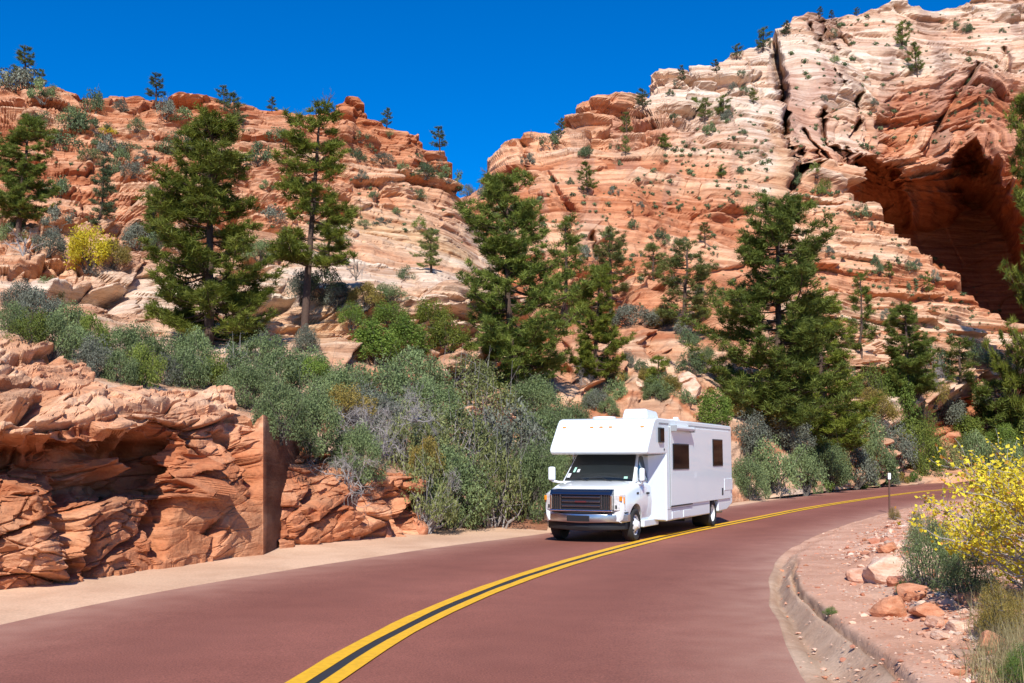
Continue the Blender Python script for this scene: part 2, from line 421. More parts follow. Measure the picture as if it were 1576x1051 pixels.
# ---- right mountain
skyR = [(600, 400), (700, 330), (742, 290), (765, 272), (780, 240), (790, 222), (800, 218), (815, 214), (830, 216), (850, 206), (870, 195), (890, 182), (905, 168), (920, 160), (940, 158), (955, 170), (975, 166), (1000, 158), (1012, 140), (1020, 122), (1030, 112), (1045, 114), (1056, 128), (1070, 118), (1080, 110), (1092, 112), (1110, 100), (1130, 90), (1150, 84), (1180, 76), (1200, 60), (1225, 34), (1245, 24), (1290, 20), (1330, 14), (1365, 6), (1385, -6), (1420, -4), (1440, 6), (1462, 2), (1500, -8), (1600, -10), (2100, -40)]
tabR = {
 600: [(830, 34), (790, 40), (690, 55), (600, 72), (540, 90), (490, 105), (440, 122), (400, 140)],
 700: [(820, 33), (770, 39), (650, 54), (560, 73), (490, 92), (430, 108), (370, 126), (320, 145)],
 750: [(812, 33), (760, 38), (610, 54), (520, 74), (440, 94), (370, 112), (310, 130), (275, 148)],
 800: [(806, 33.5), (720, 40), (590, 55), (500, 73), (410, 94), (330, 112), (260, 132), (215, 150)],
 880: [(797, 36), (690, 43), (585, 54), (500, 70), (400, 92), (320, 110), (240, 132), (180, 152)],
 1000: [(788, 40), (680, 46), (580, 58), (500, 72), (400, 95), (300, 118), (210, 142), (150, 165)],
 1100: [(778, 45), (670, 51), (590, 60), (510, 74), (400, 100), (300, 122), (190, 150), (95, 178)],
 1200: [(764, 53), (670, 60), (590, 70), (520, 84), (400, 109), (280, 133), (160, 162), (55, 188)],
 1300: [(752, 65), (680, 70), (610, 80), (540, 95), (450, 132), (300, 150), (160, 172), (8, 205)],
 1400: [(745, 78), (690, 84), (620, 93), (550, 105), (480, 145), (300, 160), (150, 182), (-10, 215)],
 1500: [(740, 88), (700, 93), (640, 101), (570, 112), (500, 152), (300, 164), (150, 184), (-5, 215)],
 1620: [(739, 90), (700, 94), (640, 102), (570, 114), (500, 150), (300, 160), (150, 180), (-5, 212)],
 2100: [(735, 105), (700, 108), (640, 112), (570, 120), (500, 150), (300, 165), (150, 185), (-5, 215)]}
pxR = cols_px((600, 1600, 1.9), (1600, 2100, 14))
U, Vp, Yd = column_loft(tabR, pxR, 640, 10, skyR)
X, Y, Z = unproj(U, Vp, Yd); G = np.stack([X, Y, Z], 2)
N = grid_normals(G)
AX = X / Y * 150.0; YY = 0.2 * Y
wob = 3.0 * vn(X / 40, Y / 40, Z / 30, 141)
tilt = -0.75 * sm(1330, 1420, U) * sm(250, 150, Vp) * 0 + 0.04
cross = sm(1300, 1380, U) * (1 - sm(235, 300, Vp)) * sm(60, 130, Vp) * (1 - sm(1500, 1560, U))
s = Z + 0.05 * X + wob + 2.0 * np.sin(U / 90.0) * sm(300, 500, Vp)
s = s + 1.8 * vn(0 * s, 0 * s, s / 6.0, 143) + 0.6 * vn(AX / 16, 0 * s, s / 2.2, 144)
zone = sm(-0.4, 0.5, fbm(AX / 22, YY / 14, Z / 11, 3, 145))
s = s - cross * 0.55 * (X - 70)
far = sm(62, 80, Y)
cap = np.clip(sm(1000, 1100, U) * (1 - sm(110, 250, Vp - 0.18 * (U - 1100) + 0 * U)) + 0.7 * seg(U, Vp, [(1020, 130), (1080, 200), (1160, 230)], 55) + 0.5 * seg(U, Vp, [(1300, 240), (1380, 170), (1480, 90)], 35), 0, 1)
cap = cap * (1 - 0.85 * sm(80, 165, Vp) * sm(1310, 1380, U))
smooth_face = seg(U, Vp, [(1150, 190), (1175, 250), (1190, 320)], 32)
bv, kv, f1, g1 = blocks(AX, YY, s, 3.4, 11.0, 400, 0.3, 0.2)
bv2, kv2, f2, g2 = blocks(AX, YY, s, 1.25, 5.0, 500, 0.25, 0.35)
bv3, kv3, f3, g3 = blocks(AX, YY, s, 0.5, 3.6, 600, 0.2, 0.5)
wo, wt, we = worley(AX / 9, YY / 9, Z / 16, 31)
amp = (1 - 0.75 * smooth_face) * (0.55 + 0.65 * zone) * (1 - 0.93 * seg(U, Vp, [(1215, 110), (1235, 180), (1265, 240)], 42))
ax = [1276, 1284, 1298, 1325, 1355, 1372, 1392, 1408, 1430, 1455, 1468, 1480, 1494, 1506, 1520, 1535, 1550, 1565, 1590, 1640, 1700]
ay = [300, 272, 252, 246, 256, 254, 268, 270, 266, 260, 244, 226, 218, 228, 246, 262, 292, 322, 350, 420, 520]
wuu = U + 5 * vn(U / 16, Vp / 16, 0 * U, 191) + 2 * vn(U / 5, Vp / 5, 0 * U, 192)
edge = np.interp(wuu, ax, ay) + 3 * vn(U / 9, Vp / 30, 0 * U, 193)
inside = np.where((U > 1278) & (Vp < 545), Vp - edge, -99.0)
amp = np.where(inside > 0, amp * 0.3, amp)
lowbed = sm(380, 420, Vp) * (1 - sm(520, 560, Vp))
disp = far * 4.0 * fbm(AX / 30, YY / 30, Z / 24, 3, 15) + far * amp * (1.6 * (bv - 0.5) + 0.5 * (kv - 0.5) + 0.8 * (bv2 - 0.5) + 0.28 * (kv2 - 0.5) + 0.35 * (bv3 - 0.5) + 0.15 * (kv3 - 0.5))
RN = run_of(N)
wo2, wt2, we2 = worley(AX / 6.5, YY / 5, s / 2.6, 147)
wo3, wt3, we3 = worley(AX / 2.6, YY / 3, s / 1.0, 157)
disp += far * amp * (0.6 + 0.6 * zone) * (1.45 * wo2 + 1.3 * wt2 + 0.45 * wo3 + 0.5 * wt3 - 0.8 * np.exp(-(we2 / 0.05) ** 2))
disp += far * amp * RN * (3.2 * 0.36 * (f1 - 0.5) + 1.25 * 0.48 * (f2 - 0.5) + 0.5 * 0.3 * (f3 - 0.5))
disp += far * soften(0.8 * wo + 0.9 * wt, 9) * (0.4 + 0.6 * cap) * (1 - 0.75 * smooth_face)
disp += 0.9 * fbm(AX / 5, YY / 5, Z / 3, 4, 19) * far * amp + 0.35 * fbm(AX / 2.2, YY / 2.2, Z / 1.5, 4, 29) * (1 - far)
# slickrock below the cliffs is gentler
sl_ = sm(480, 500, Vp) * (1 - far * 0.3)
bo, bt, be = worley(AX / 2.6, YY / 2.6, Z / 1.3, 71)
disp += sl_ * (0.55 * bo + 0.7 * bt) * sm(640, 600, Vp)
disp = 0.6 * soften(disp) + 0.4 * disp
G = G + outward(N) * disp[..., None]
# joints and clefts, pushed back into the mountain
cracks = [([(1192, 62), (1197, 110), (1200, 160), (1203, 210), (1208, 260), (1213, 300), (1216, 338)], 6.0, 16),
 ([(1236, 200), (1248, 230), (1258, 262)], 3.5, 7), ([(1222, 232), (1228, 268)], 4, 6), ([(1243, 238), (1250, 270)], 3.5, 7), ([(1262, 175), (1270, 215), (1282, 256)], 4, 8),
 ([(1280, 228), (1290, 262)], 3.5, 7), ([(1272, 240), (1276, 266)], 3, 6), ([(1308, 160), (1316, 200)], 4, 6), ([(1240, 45), (1252, 75)], 3.5, 5), ([(1262, 38), (1275, 85)], 3.5, 5), ([(1266, 120), (1272, 150)], 3.5, 5), ([(1284, 30), (1310, 68)], 3, 4),
 ([(1150, 100), (1160, 150)], 2.5, 2), ([(1296, 230), (1304, 262)], 3, 6),
 ([(870, 320), (884, 345), (880, 370)], 6, 4), ([(812, 232), (806, 262)], 4, 3), ([(845, 262), (872, 320)], 3.5, 3), ([(906, 372), (930, 400)], 4, 3), ([(1545, 70), (1556, 110)], 3, 3), ([(1500, 110), (1450, 180), (1430, 215)], 4, 4), ([(1470, 140), (1445, 200)], 3, 4)]
wu = U + 2.2 * vn(U / 14, Vp / 9, 0 * U, 91); wv = Vp
push = np.zeros(U.shape)
for pts, wd, dp in cracks: push = np.maximum(push, dp * seg(wu, wv, pts, wd * 0.75))
# the great alcove
bulge = 5 * seg(U, Vp, [(1384, 250), (1390, 330), (1396, 350)], 9) + 7 * seg(U, Vp, [(1480, 275), (1500, 285)], 14)
push2 = np.where(inside > 0, 11 + 0.32 * np.minimum(inside, 90), 0) * (U > 1278) * (U < 1690)
push2 = push2 * sm(0, 6, inside) - bulge * (inside > 0)
push2 = np.maximum(push2, 0) + (inside > 0) * 0.8 * (wo + wt)
tot = soften(push + push2, 1)
dirv = np.stack([X, Y, Z * 0], 2); dirv /= np.linalg.norm(dirv, axis=2, keepdims=True)
ra = np.stack([X, Y, Z - EYE], 2) / Y[..., None]
G = G + ra * tot[..., None]
t = 0.45 + 0.20 * fbm(AX / 40, YY / 40, s / 5, 3, 161) + 0.20 * (bv2 - 0.5) + 0.26 * (bv - 0.5) + 0.10 * (kv2 - 0.5) + 0.08 * (kv3 - 0.5)
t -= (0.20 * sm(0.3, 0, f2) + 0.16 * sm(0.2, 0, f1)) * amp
t += 0.12 * wo2 + 0.05 * wo3
t += 0.38 * cap + 0.10 * sm(480, 510, Vp) * (1 - sm(1300, 1400, U)) - 0.2 * (1 - sm(760, 900, U)) * (1 - sm(300, 420, Vp)) + 0.2 * smooth_face
t -= 0.28 * seg(U, Vp, [(1310, 235), (1400, 190), (1500, 120)], 45) + 0.25 * sm(1440, 1500, U) * (1 - cap) * sm(60, 140, Vp)
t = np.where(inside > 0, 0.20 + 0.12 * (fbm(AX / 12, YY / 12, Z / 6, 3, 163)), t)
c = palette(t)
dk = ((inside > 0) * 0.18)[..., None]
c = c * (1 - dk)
capw = np.clip(cap + 0.4 * (bv2 - 0.5) * (cap > 0.1) + 0.3 * vn(X / 8, Y / 8, Z / 5, 166) * cap, 0, 1)[..., None] * 0.6 * (inside <= 0)[..., None]
c = c * (1 - capw) + np.array([0.60, 0.51, 0.42]) * capw
st_m = (inside <= 0)[..., None] * (sm(0.15, 0.6, fbm(AX / 2.5, YY / 10, Z / 22, 4, 175)) * (0.35 + 0.25 * cap) * far * (1 - 0.7 * smooth_face))[..., None]
c = c * (1 - st_m) + np.array([0.30, 0.20, 0.16]) * st_m
og = (sm(0.1, 0.7, fbm(AX / 12, YY / 10, Z / 6, 3, 176)) * 0.55 * cap)[..., None]
c = c * (1 - og) + np.array([0.54, 0.30, 0.18]) * og
red = (np.clip(seg(U, Vp, [(1250, 130), (1235, 175), (1255, 200)], 20) + seg(U, Vp, [(1210, 130), (1215, 200)], 12), 0, 1) * 0.55)[..., None]
c = c * (1 - red) + np.array([0.34, 0.15, 0.10]) * red
yel = (seg(U, Vp, [(1175, 200), (1190, 260), (1196, 320)], 13) * 0.7)[..., None]
c = c * (1 - yel) + np.array([0.52, 0.31, 0.17]) * yel
soil = (sm(0.2, 0.7, fbm(AX / 7, YY / 7, Z / 7, 4, 188)) * 0.5 * sl_)[..., None]
c = c * (1 - soil) + np.array([0.45, 0.28, 0.18]) * soil
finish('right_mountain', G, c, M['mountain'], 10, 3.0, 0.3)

# ---- bedded apron below the alcove
skyA = [(1188, 470), (1204, 380), (1212, 310), (1222, 292), (1250, 284), (1290, 284), (1306, 296), (1320, 316), (1334, 322), (1350, 345), (1368, 366), (1382, 378), (1400, 384), (1424, 394), (1432, 412), (1452, 420), (1462, 440), (1480, 452), (1500, 466), (1520, 478), (1542, 490), (1600, 503), (1700, 520), (2100, 545)]
tabA = {
 1188: [(560, 84), (530, 90), (500, 96), (470, 102)], 1204: [(560, 84), (500, 94), (440, 106), (380, 117)],
 1222: [(562, 84), (480, 98), (380, 112), (292, 126)], 1290: [(565, 88), (480, 102), (380, 116), (284, 130)], 1350: [(570, 92), (500, 105), (420, 116), (345, 127)],
 1424: [(575, 98), (520, 106), (450, 115), (394, 123)], 1500: [(585, 102), (550, 108), (505, 114), (466, 120)],
 1600: [(600, 104), (560, 110), (530, 114), (503, 118)], 2100: [(620, 110), (590, 114), (565, 118), (545, 122)]}
pxA = cols_px((1188, 1600, 1.9), (1600, 2100, 14))
U, Vp, Yd = column_loft(tabA, pxA, 230, 4, skyA)
X, Y, Z = unproj(U, Vp, Yd); G = np.stack([X, Y, Z], 2)
N = grid_normals(G)
AX = X / Y * 115.0; YY = 0.2 * Y
s = Z + 0.035 * X + 1.5 * vn(X / 40, Y / 40, Z / 30, 241)
bv, kv, f1, g1 = blocks(AX, YY, s, 1.5, 6.0, 700)
bv2, kv2, f2, g2 = blocks(AX, YY, s, 0.5, 2.8, 800)
RN = run_of(N)
wo2, wt2, we2 = worley(AX / 4.5, YY / 4, s / 1.3, 247)
disp = 0.8 * wo2 + 0.8 * wt2 + RN * (1.5 * 0.4 * (f1 - 0.5) + 0.5 * 0.5 * (f2 - 0.5)) + 1.6 * fbm(AX / 22, YY / 22, Z / 14, 3, 215) + 1.1 * (bv - 0.5) + 0.6 * (kv - 0.5) + 0.6 * (bv2 - 0.5) + 0.5 * (kv2 - 0.5) + 0.5 * fbm(AX / 3, YY / 3, Z / 2, 3, 219)
G = G + outward(N) * disp[..., None]
t = 0.56 + 0.14 * fbm(AX / 30, YY / 30, s / 3, 3, 261) + 0.34 * (bv2 - 0.5) + 0.26 * (bv - 0.5) + 0.12 * (kv2 - 0.5) - 0.22 * seg(U, Vp, [(1400, 390), (1450, 425), (1530, 485)], 12)
c = palette(t)
soil = (sm(0.1, 0.6, fbm(AX / 6, YY / 6, Z / 6, 4, 288)) * 0.4)[..., None]
c = c * (1 - soil) + np.array([0.44, 0.22, 0.13]) * soil
finish('rock_apron', G, c, M['mountain'], 6, 2.0, 0.6)

# ---- roadside rock cut, two blocks with a sheer step between them
def rock_cut(name, tab, px0, px1, seed, nrow, caves):
    step = 1.5
    pxs = cols_px((px0, min(-30, px0 + 1) if px0 < -30 else px0 + 1, 10), (max(px0, -30), px1 + 0.1, step))
    if px0 < -30: pxs = cols_px((px0, -30, 8), (-30, px1 + 0.1, step))
    U, Vp, Yd = column_loft(tab, pxs, nrow, 3)
    X, Y, Z = unproj(U, Vp, Yd); G = np.stack([X, Y, Z], 2)
    N = grid_normals(G)
    AX = X / Y * 19.5; YY = 0.4 * Y
    wx = AX + 0.25 * vn(X * 1.3, Y * 1.3, Z * 1.3, seed + 50); wz = Z + 0.2 * vn(X, Y, Z, seed + 51) - 0.22 * X
    o1, t1, e1 = worley(wx / 1.9, YY / 1.9, wz / 1.0, seed)
    o2, t2, e2 = worley(wx / 0.75, YY / 0.75, wz / 0.34, seed + 10)
    o3, t3, e3 = worley(wx / 0.3, YY / 0.3, wz / 0.13, seed + 15)
    top = sm(700, 620, Vp)
    bv, kv, f1, g1 = blocks(AX, YY, wz * 0.97, 0.17, 0.9, seed + 20, 0.3)
    calm = np.clip(1.3 * seg(U, Vp, [(290, 830), (300, 790), (345, 765), (388, 800), (388, 840)], 36), 0, 1) if seed == 900 else 0 * U
    a = 1 - 0.88 * calm
    disp = a * (0.15 * o1 + 0.30 * t1 + 0.05 * o2 + 0.14 * t2 + 0.02 * o3 + 0.075 * t3 + (0.02 + 0.10 * top) * (bv - 0.5) + 0.05 * top * (kv - 0.5) + 0.07 * top * (f1 - 0.5)) + a * 0.05 * fbm(X * 2.5, Y * 2.5, Z * 2.5, 4, seed + 30)
    disp = disp - a * (0.22 * np.exp(-(e1 / 0.05) ** 2) + 0.06 * np.exp(-(e2 / 0.05) ** 2))
    disp += calm * 0.02 * vn(X * 3, Y * 3, Z * 5, 5)
    for pts, wd, dp in caves:
        disp -= dp * seg(U + 5 * vn(U / 13, Vp / 13, 0 * U, seed + 60), Vp + 4 * vn(U / 9, Vp / 9, 0 * U, seed + 61), pts, wd)
    disp = disp * (0.6 + 0.4 * sm(0, 40, Vp[:, :1] - Vp))
    fade = sm(px1, px1 - 16, U)
    disp = disp * fade
    G = G + (outward(N, 0) * (0.75 - 0.45 * top)[..., None] + N * (0.25 + 0.45 * top)[..., None]) * disp[..., None]
    G[:, 0, 2] -= 0.5
    t = 0.28 + 0.13 * fbm(X / 1.5, Y / 1.5, Z / 0.7, 3, seed + 70) + 0.10 * o1 + 0.06 * o2 + 0.40 * top + 0.08 * (bv - 0.5)
    c = palette(t) * 1.0
    stain = (sm(0.25, 0.7, fbm(X * 0.9, Y * 0.9, Z * 0.7, 4, seed + 80)) * 0.55)[..., None]
    c = c * (1 - stain) + np.array([0.30, 0.15, 0.085]) * stain
    tan = (seg(U, Vp, [(0, 760), (60, 800), (120, 850)], 55) * 0.4 + calm * 0.6)[..., None]
    c = c * (1 - tan) + np.array([0.53, 0.27, 0.14]) * tan
    # the right-hand end: a sheer face running back from the last column
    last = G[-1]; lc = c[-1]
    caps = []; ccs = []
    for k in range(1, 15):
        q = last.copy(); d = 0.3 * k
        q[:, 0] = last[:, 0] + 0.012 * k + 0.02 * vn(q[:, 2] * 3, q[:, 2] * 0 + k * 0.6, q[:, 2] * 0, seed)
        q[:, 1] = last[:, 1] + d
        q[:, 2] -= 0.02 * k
        caps.append(q); ccs.append(lc * np.array([0.32, 0.32, 0.36]) * (0.8 + 0.4 * hsh(np.floor(q[:, 2] * 3), q[:, 2] * 0 + k // 3))[:, None])  # shade of the end face painted in: rock colour darkened and cooled
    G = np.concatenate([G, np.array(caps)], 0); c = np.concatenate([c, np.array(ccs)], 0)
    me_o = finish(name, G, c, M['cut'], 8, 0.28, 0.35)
    return me_o
tabC = {
 -700: [(1048, 9.6), (820, 10.5), (760, 11.2), (700, 11.5), (640, 10.4), (540, 13), (440, 16)],
 0: [(910, 16.0), (760, 15.7), (728, 16.6), (700, 17.0), (660, 15.9), (575, 17.6), (512, 20.5)],
 60: [(903, 16.4), (765, 16.0), (738, 17.0), (700, 17.3), (668, 16.4), (585, 18.1), (522, 20.7)],
 110: [(894, 16.9), (775, 17.2), (752, 18.2), (705, 18.5), (672, 16.9), (605, 18.6), (556, 20.8)],
 180: [(881, 17.8), (770, 18.1), (748, 19.3), (700, 19.6), (656, 17.7), (622, 19.0), (588, 21)],
 235: [(870, 18.8), (765, 19.0), (740, 20.0), (690, 20.2), (640, 18.8), (620, 20), (592, 21.5)],
 270: [(866, 19.3), (725, 19.5), (705, 19.7), (675, 19.8), (645, 19.8), (622, 20.3), (594, 21.8)],
 348: [(857, 20.6), (760, 20.7), (700, 20.9), (670, 21.2), (645, 21.5), (625, 21.9), (602, 22.5)],
 352: [(856, 20.7), (760, 20.8), (710, 20.9), (685, 21.2), (665, 21.5), (650, 21.9), (636, 22.5)],
 406: [(850, 21.6), (760, 21.6), (700, 21.8), (670, 22.0), (655, 22.1), (648, 22.2), (638, 22.5)]}
cavesC = [([(-20, 628), (30, 640), (76, 614)], 12, 1.0), ([(0, 712), (60, 722)], 14, 0.5), ([(120, 716), (130, 712), (148, 728)], 13, -0.9), ([(90, 690), (170, 680)], 9, 0.5), ([(185, 720), (215, 700)], 12, 0.5), ([(250, 700), (256, 720)], 8, -0.5), ([(110, 750), (112, 770)], 8, 0.4), ([(250, 725), (248, 800), (245, 850)], 6, 0.9), ([(268, 700), (262, 800)], 4, 0.5), ([(100, 790), (95, 860), (120, 880)], 9, 0.9), ([(380, 700), (400, 742)], 9, 0.5), ([(345, 668), (375, 690)], 6, 0.4), ([(145, 840), (140, 885)], 7, 0.5)]
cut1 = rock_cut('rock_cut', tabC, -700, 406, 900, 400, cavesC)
tabD = {
 425: [(845, 22.7), (770, 23.0), (750, 23.3), (730, 23.5), (710, 23.8), (700, 24.1), (682, 25.0)],
 520: [(837, 24.3), (780, 24.4), (760, 24.7), (740, 25), (722, 25.4), (708, 25.8), (692, 26.5)],
 600: [(829, 26), (790, 26.1), (768, 26.6), (752, 26.8), (742, 26.6), (732, 26.9), (724, 27.6)],
 640: [(823, 27.0), (790, 27.2), (775, 27.9), (762, 27.9), (752, 27.0), (742, 27.3), (728, 28)],
 657: [(821, 27.3), (795, 27.5), (778, 28.0), (765, 28.0), (752, 27.3), (742, 27.6), (730, 28.2)]}
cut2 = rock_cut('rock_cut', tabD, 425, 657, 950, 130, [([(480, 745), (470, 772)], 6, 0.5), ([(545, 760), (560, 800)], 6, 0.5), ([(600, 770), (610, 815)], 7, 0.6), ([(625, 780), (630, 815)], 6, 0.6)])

# ------------------------------------------------------------------ road, shoulders, ground
def smooth_poly(pts, n, it=3):
    P = np.array(pts, float); d = np.r_[0, np.cumsum(np.hypot(*np.diff(P, axis=0).T))]
    q = np.linspace(0, d[-1], n)
    R = np.stack([np.interp(q, d, P[:, 0]), np.interp(q, d, P[:, 1])], 1)
    for _ in range(it):
        k = max(2, n // 40); kk = np.hanning(2 * k + 3)[1:-1]; kk /= kk.sum()
        Q = np.pad(R, ((k, k), (0, 0)), mode='reflect', reflect_type='odd')
        R = sum(kk[i] * Q[i:i + n] for i in range(2 * k + 1))
    return R
gp = lambda l: [ground(a, b) for a, b in l]
centre = [(-2.6, -30), (-2.6, -12), (-2.45, 0)] + gp([(471, 1051), (536, 1007), (603, 975.5), (670, 941.5), (730, 918.4), (790, 894.6), (850, 875.5), (900, 861.9), (1010, 831), (1100, 812), (1160, 801.8), (1215, 788.8), (1289, 776.2), (1366, 764.4), (1428, 756.6)]) + [(36, 79), (55, 96), (80, 112), (120, 125)]
ledge = [(-7.6, -30), (-7.5, -10), (-7.2, 2)] + gp([(0, 957), (200, 920), (400, 885), (511, 866), (622, 851), (724, 836), (841, 821.6), (1000, 797), (1128, 779.5), (1196, 768.6), (1256, 759.6), (1362, 748), (1422, 742.4)]) + [(48, 104), (76, 121), (118, 134)]
redge = [(2.0, -30), (1.95, -10), (2.0, 2)] + gp([(1222, 1051), (1198, 984), (1183, 920), (1179, 884), (1190, 860), (1212, 845), (1231, 834), (1256, 824), (1293, 812.5), (1322, 802), (1366, 790), (1428, 775)]) + [(29, 62), (42, 74), (60, 86), (84, 98), (122, 112)]
NR = 400
Cc, Le, Re = smooth_poly(centre, NR, 2), smooth_poly(ledge, NR, 1), smooth_poly(redge, NR, 1)
def jag(P, a, seed):
    d = np.gradient(P, axis=0); d /= np.linalg.norm(d, axis=1, keepdims=True)
    nrm = np.stack([d[:, 1], -d[:, 0]], 1)
    i = np.arange(len(P)) * 1.0
    return P + nrm * (a * (vn(i / 9, i * 0, i * 0, seed) + 0.5 * vn(i / 3, i * 0, i * 0, seed + 1)))[:, None]
Le, Re = jag(Le, 0.07, 1), jag(Re, 0.08, 5)
nx = 17
Vr = np.concatenate([np.c_[Le * (1 - k / (nx - 1)) + Re * k / (nx - 1), np.full(NR, 0.012 + 0.03 * math.sin(PI * k / (nx - 1)))] for k in range(nx)], 0).reshape(nx, NR, 3)
m, n, b = mat('red asphalt'); L = n.links.new
tc = n.nodes.new('ShaderNodeTexCoord')
na = n.nodes.new('ShaderNodeTexNoise'); na.inputs['Scale'].default_value = 0.22; na.inputs['Detail'].default_value = 5
nb = n.nodes.new('ShaderNodeTexNoise'); nb.inputs['Scale'].default_value = 55; nb.inputs['Detail'].default_value = 4
ncn = n.nodes.new('ShaderNodeTexNoise'); ncn.inputs['Scale'].default_value = 1.6; ncn.inputs['Detail'].default_value = 7
for q in (na, nb, ncn): L(tc.outputs['Object'], q.inputs['Vector'])
cr = n.nodes.new('ShaderNodeValToRGB'); cr.color_ramp.elements[0].position = 0.32; cr.color_ramp.elements[1].position = 0.68
cr.color_ramp.elements[0].color = (0.235, 0.080, 0.054, 1); cr.color_ramp.elements[1].color = (0.285, 0.104, 0.072, 1)
L(na.outputs[0], cr.inputs[0])
mr = n.nodes.new('ShaderNodeMapRange'); mr.inputs['From Min'].default_value = 0.3; mr.inputs['From Max'].default_value = 0.7; mr.inputs['To Min'].default_value = 0.68; mr.inputs['To Max'].default_value = 1.34; L(nb.outputs[0], mr.inputs[0])
mr3 = n.nodes.new('ShaderNodeMapRange'); mr3.inputs['From Min'].default_value = 0.3; mr3.inputs['From Max'].default_value = 0.7; mr3.inputs['To Min'].default_value = 0.93; mr3.inputs['To Max'].default_value = 1.07; L(ncn.outputs[0], mr3.inputs[0])
mm = n.nodes.new('ShaderNodeMath'); mm.operation = 'MULTIPLY'; L(mr.outputs[0], mm.inputs[0]); L(mr3.outputs[0], mm.inputs[1])
mx = n.nodes.new('ShaderNodeMix'); mx.data_type = 'RGBA'; mx.blend_type = 'MULTIPLY'; mx.inputs[0].default_value = 1
L(cr.outputs[0], mx.inputs[6]); L(mm.outputs[0], mx.inputs[7])
# wind-blown sand dusts the asphalt towards its edges
at = n.nodes.new('ShaderNodeAttribute'); at.attribute_name = 'Col'
sp_ = n.nodes.new('ShaderNodeSeparateColor'); L(at.outputs['Color'], sp_.inputs[0])
ms_ = n.nodes.new('ShaderNodeMath'); ms_.operation = 'MULTIPLY'; L(sp_.outputs[0], ms_.inputs[0]); L(ncn.outputs[0], ms_.inputs[1])
mx2 = n.nodes.new('ShaderNodeMix'); mx2.data_type = 'RGBA'; L(ms_.outputs[0], mx2.inputs[0]); L(mx.outputs[2], mx2.inputs[6]); mx2.inputs[7].default_value = (0.50, 0.33, 0.24, 1)
wt_ = n.nodes.new('ShaderNodeMapRange'); wt_.inputs['To Min'].default_value = 1.05; wt_.inputs['To Max'].default_value = 0.86; L(sp_.outputs[1], wt_.inputs[0])
mx3 = n.nodes.new('ShaderNodeMix'); mx3.data_type = 'RGBA'; mx3.blend_type = 'MULTIPLY'; mx3.inputs[0].default_value = 1; L(mx2.outputs[2], mx3.inputs[6]); L(wt_.outputs[0], mx3.inputs[7])
L(mx3.outputs[2], b.inputs['Base Color'])
bp = n.nodes.new('ShaderNodeBump'); bp.inputs['Strength'].default_value = 0.35; bp.inputs['Distance'].default_value = 0.01; L(nb.outputs[0], bp.inputs['Height']); L(bp.outputs[0], b.inputs['Normal'])
b.inputs['Roughness'].default_value = 0.85; b.inputs['Specular IOR Level'].default_value = 0.3
M['asphalt'] = m
tt = np.abs(np.linspace(-1, 1, nx))[:, None] + np.zeros((1, NR))
dust = np.clip((tt - 0.45) / 0.55, 0, 1) ** 2.2 * 0.75
tr_ = np.exp(-((np.linspace(0, 1, nx)[:, None] - 0.25) / 0.16) ** 2) + np.exp(-((np.linspace(0, 1, nx)[:, None] - 0.75) / 0.16) ** 2) + 0 * dust
rc = np.stack([dust, tr_, dust * 0], 2).reshape(-1, 3)
me = mesh_np('road', Vr.reshape(-1, 3), grid_faces(nx, NR)[:, ::-1], [m], cols=rc, smooth=True)
road = tag(link('road', me), kind='structure')
def crown_z(P):
    k = np.clip(np.linalg.norm(P - Le, axis=1) / np.maximum(np.linalg.norm(Re - Le, axis=1), 0.1), 0, 1)
    i = k * (nx - 1); i0 = np.minimum(np.floor(i), nx - 2); f = i - i0
    g = lambda q: 0.012 + 0.03 * np.sin(PI * q / (nx - 1))
    return g(i0) * (1 - f) + g(i0 + 1) * f
def stripe(name, a, c_, dz, m, seed):
    P = Cc; d = np.gradient(P, axis=0); d /= np.linalg.norm(d, axis=1, keepdims=True)
    nrm = np.stack([d[:, 1], -d[:, 0]], 1)
    i = np.arange(NR) * 1.0; j = 0.012
    e1 = P + nrm * (a + j * vn(i / 1.5, i * 0, i * 0, seed))[:, None]; e2 = P + nrm * (c_ + j * vn(i / 1.5, i * 0, i * 0, seed + 1))[:, None]
    z = crown_z(P) + dz + 0.004
    # subdivide along the road so that the sheet follows the crown
    V = np.stack([np.c_[e1, z], np.c_[e2, z]], 0).reshape(-1, 3)
    me = mesh_np(name, V, grid_faces(2, NR)[:, ::-1], [m])
    return link(name, me, road)
M['yellow'] = plain('yellow road paint', (0.78, 0.42, 0.012), 0.6, var=0.3, vscale=14)
M['tar'] = plain('dark tar strip', (0.03, 0.028, 0.028), 0.7, var=0.2, vscale=8)
stripe('line_marking', -0.235, -0.058, 0.008, M['yellow'], 11)
stripe('line_marking', 0.058, 0.215, 0.008, M['yellow'], 21)
stripe('tar_strip', -0.09, 0.085, 0.003, M['tar'], 31)

def near_dist(x, y, P):
    """signed distance to polyline P: positive on its right-hand side"""
    best = np.full(x.shape, 1e9); sg = np.zeros(x.shape)
    for i in range(0, len(P) - 1):
        ax_, ay_ = P[i]; bx_, by_ = P[i + 1]
        vx, vy = bx_ - ax_, by_ - ay_
        t = np.clip(((x - ax_) * vx + (y - ay_) * vy) / (vx * vx + vy * vy), 0, 1)
        dx, dy = x - ax_ - t * vx, y - ay_ - t * vy
        d = np.hypot(dx, dy); m_ = d < best
        best = np.where(m_, d, best); sg = np.where(m_, np.sign(dx * vy - dy * vx), sg)
    return best * sg
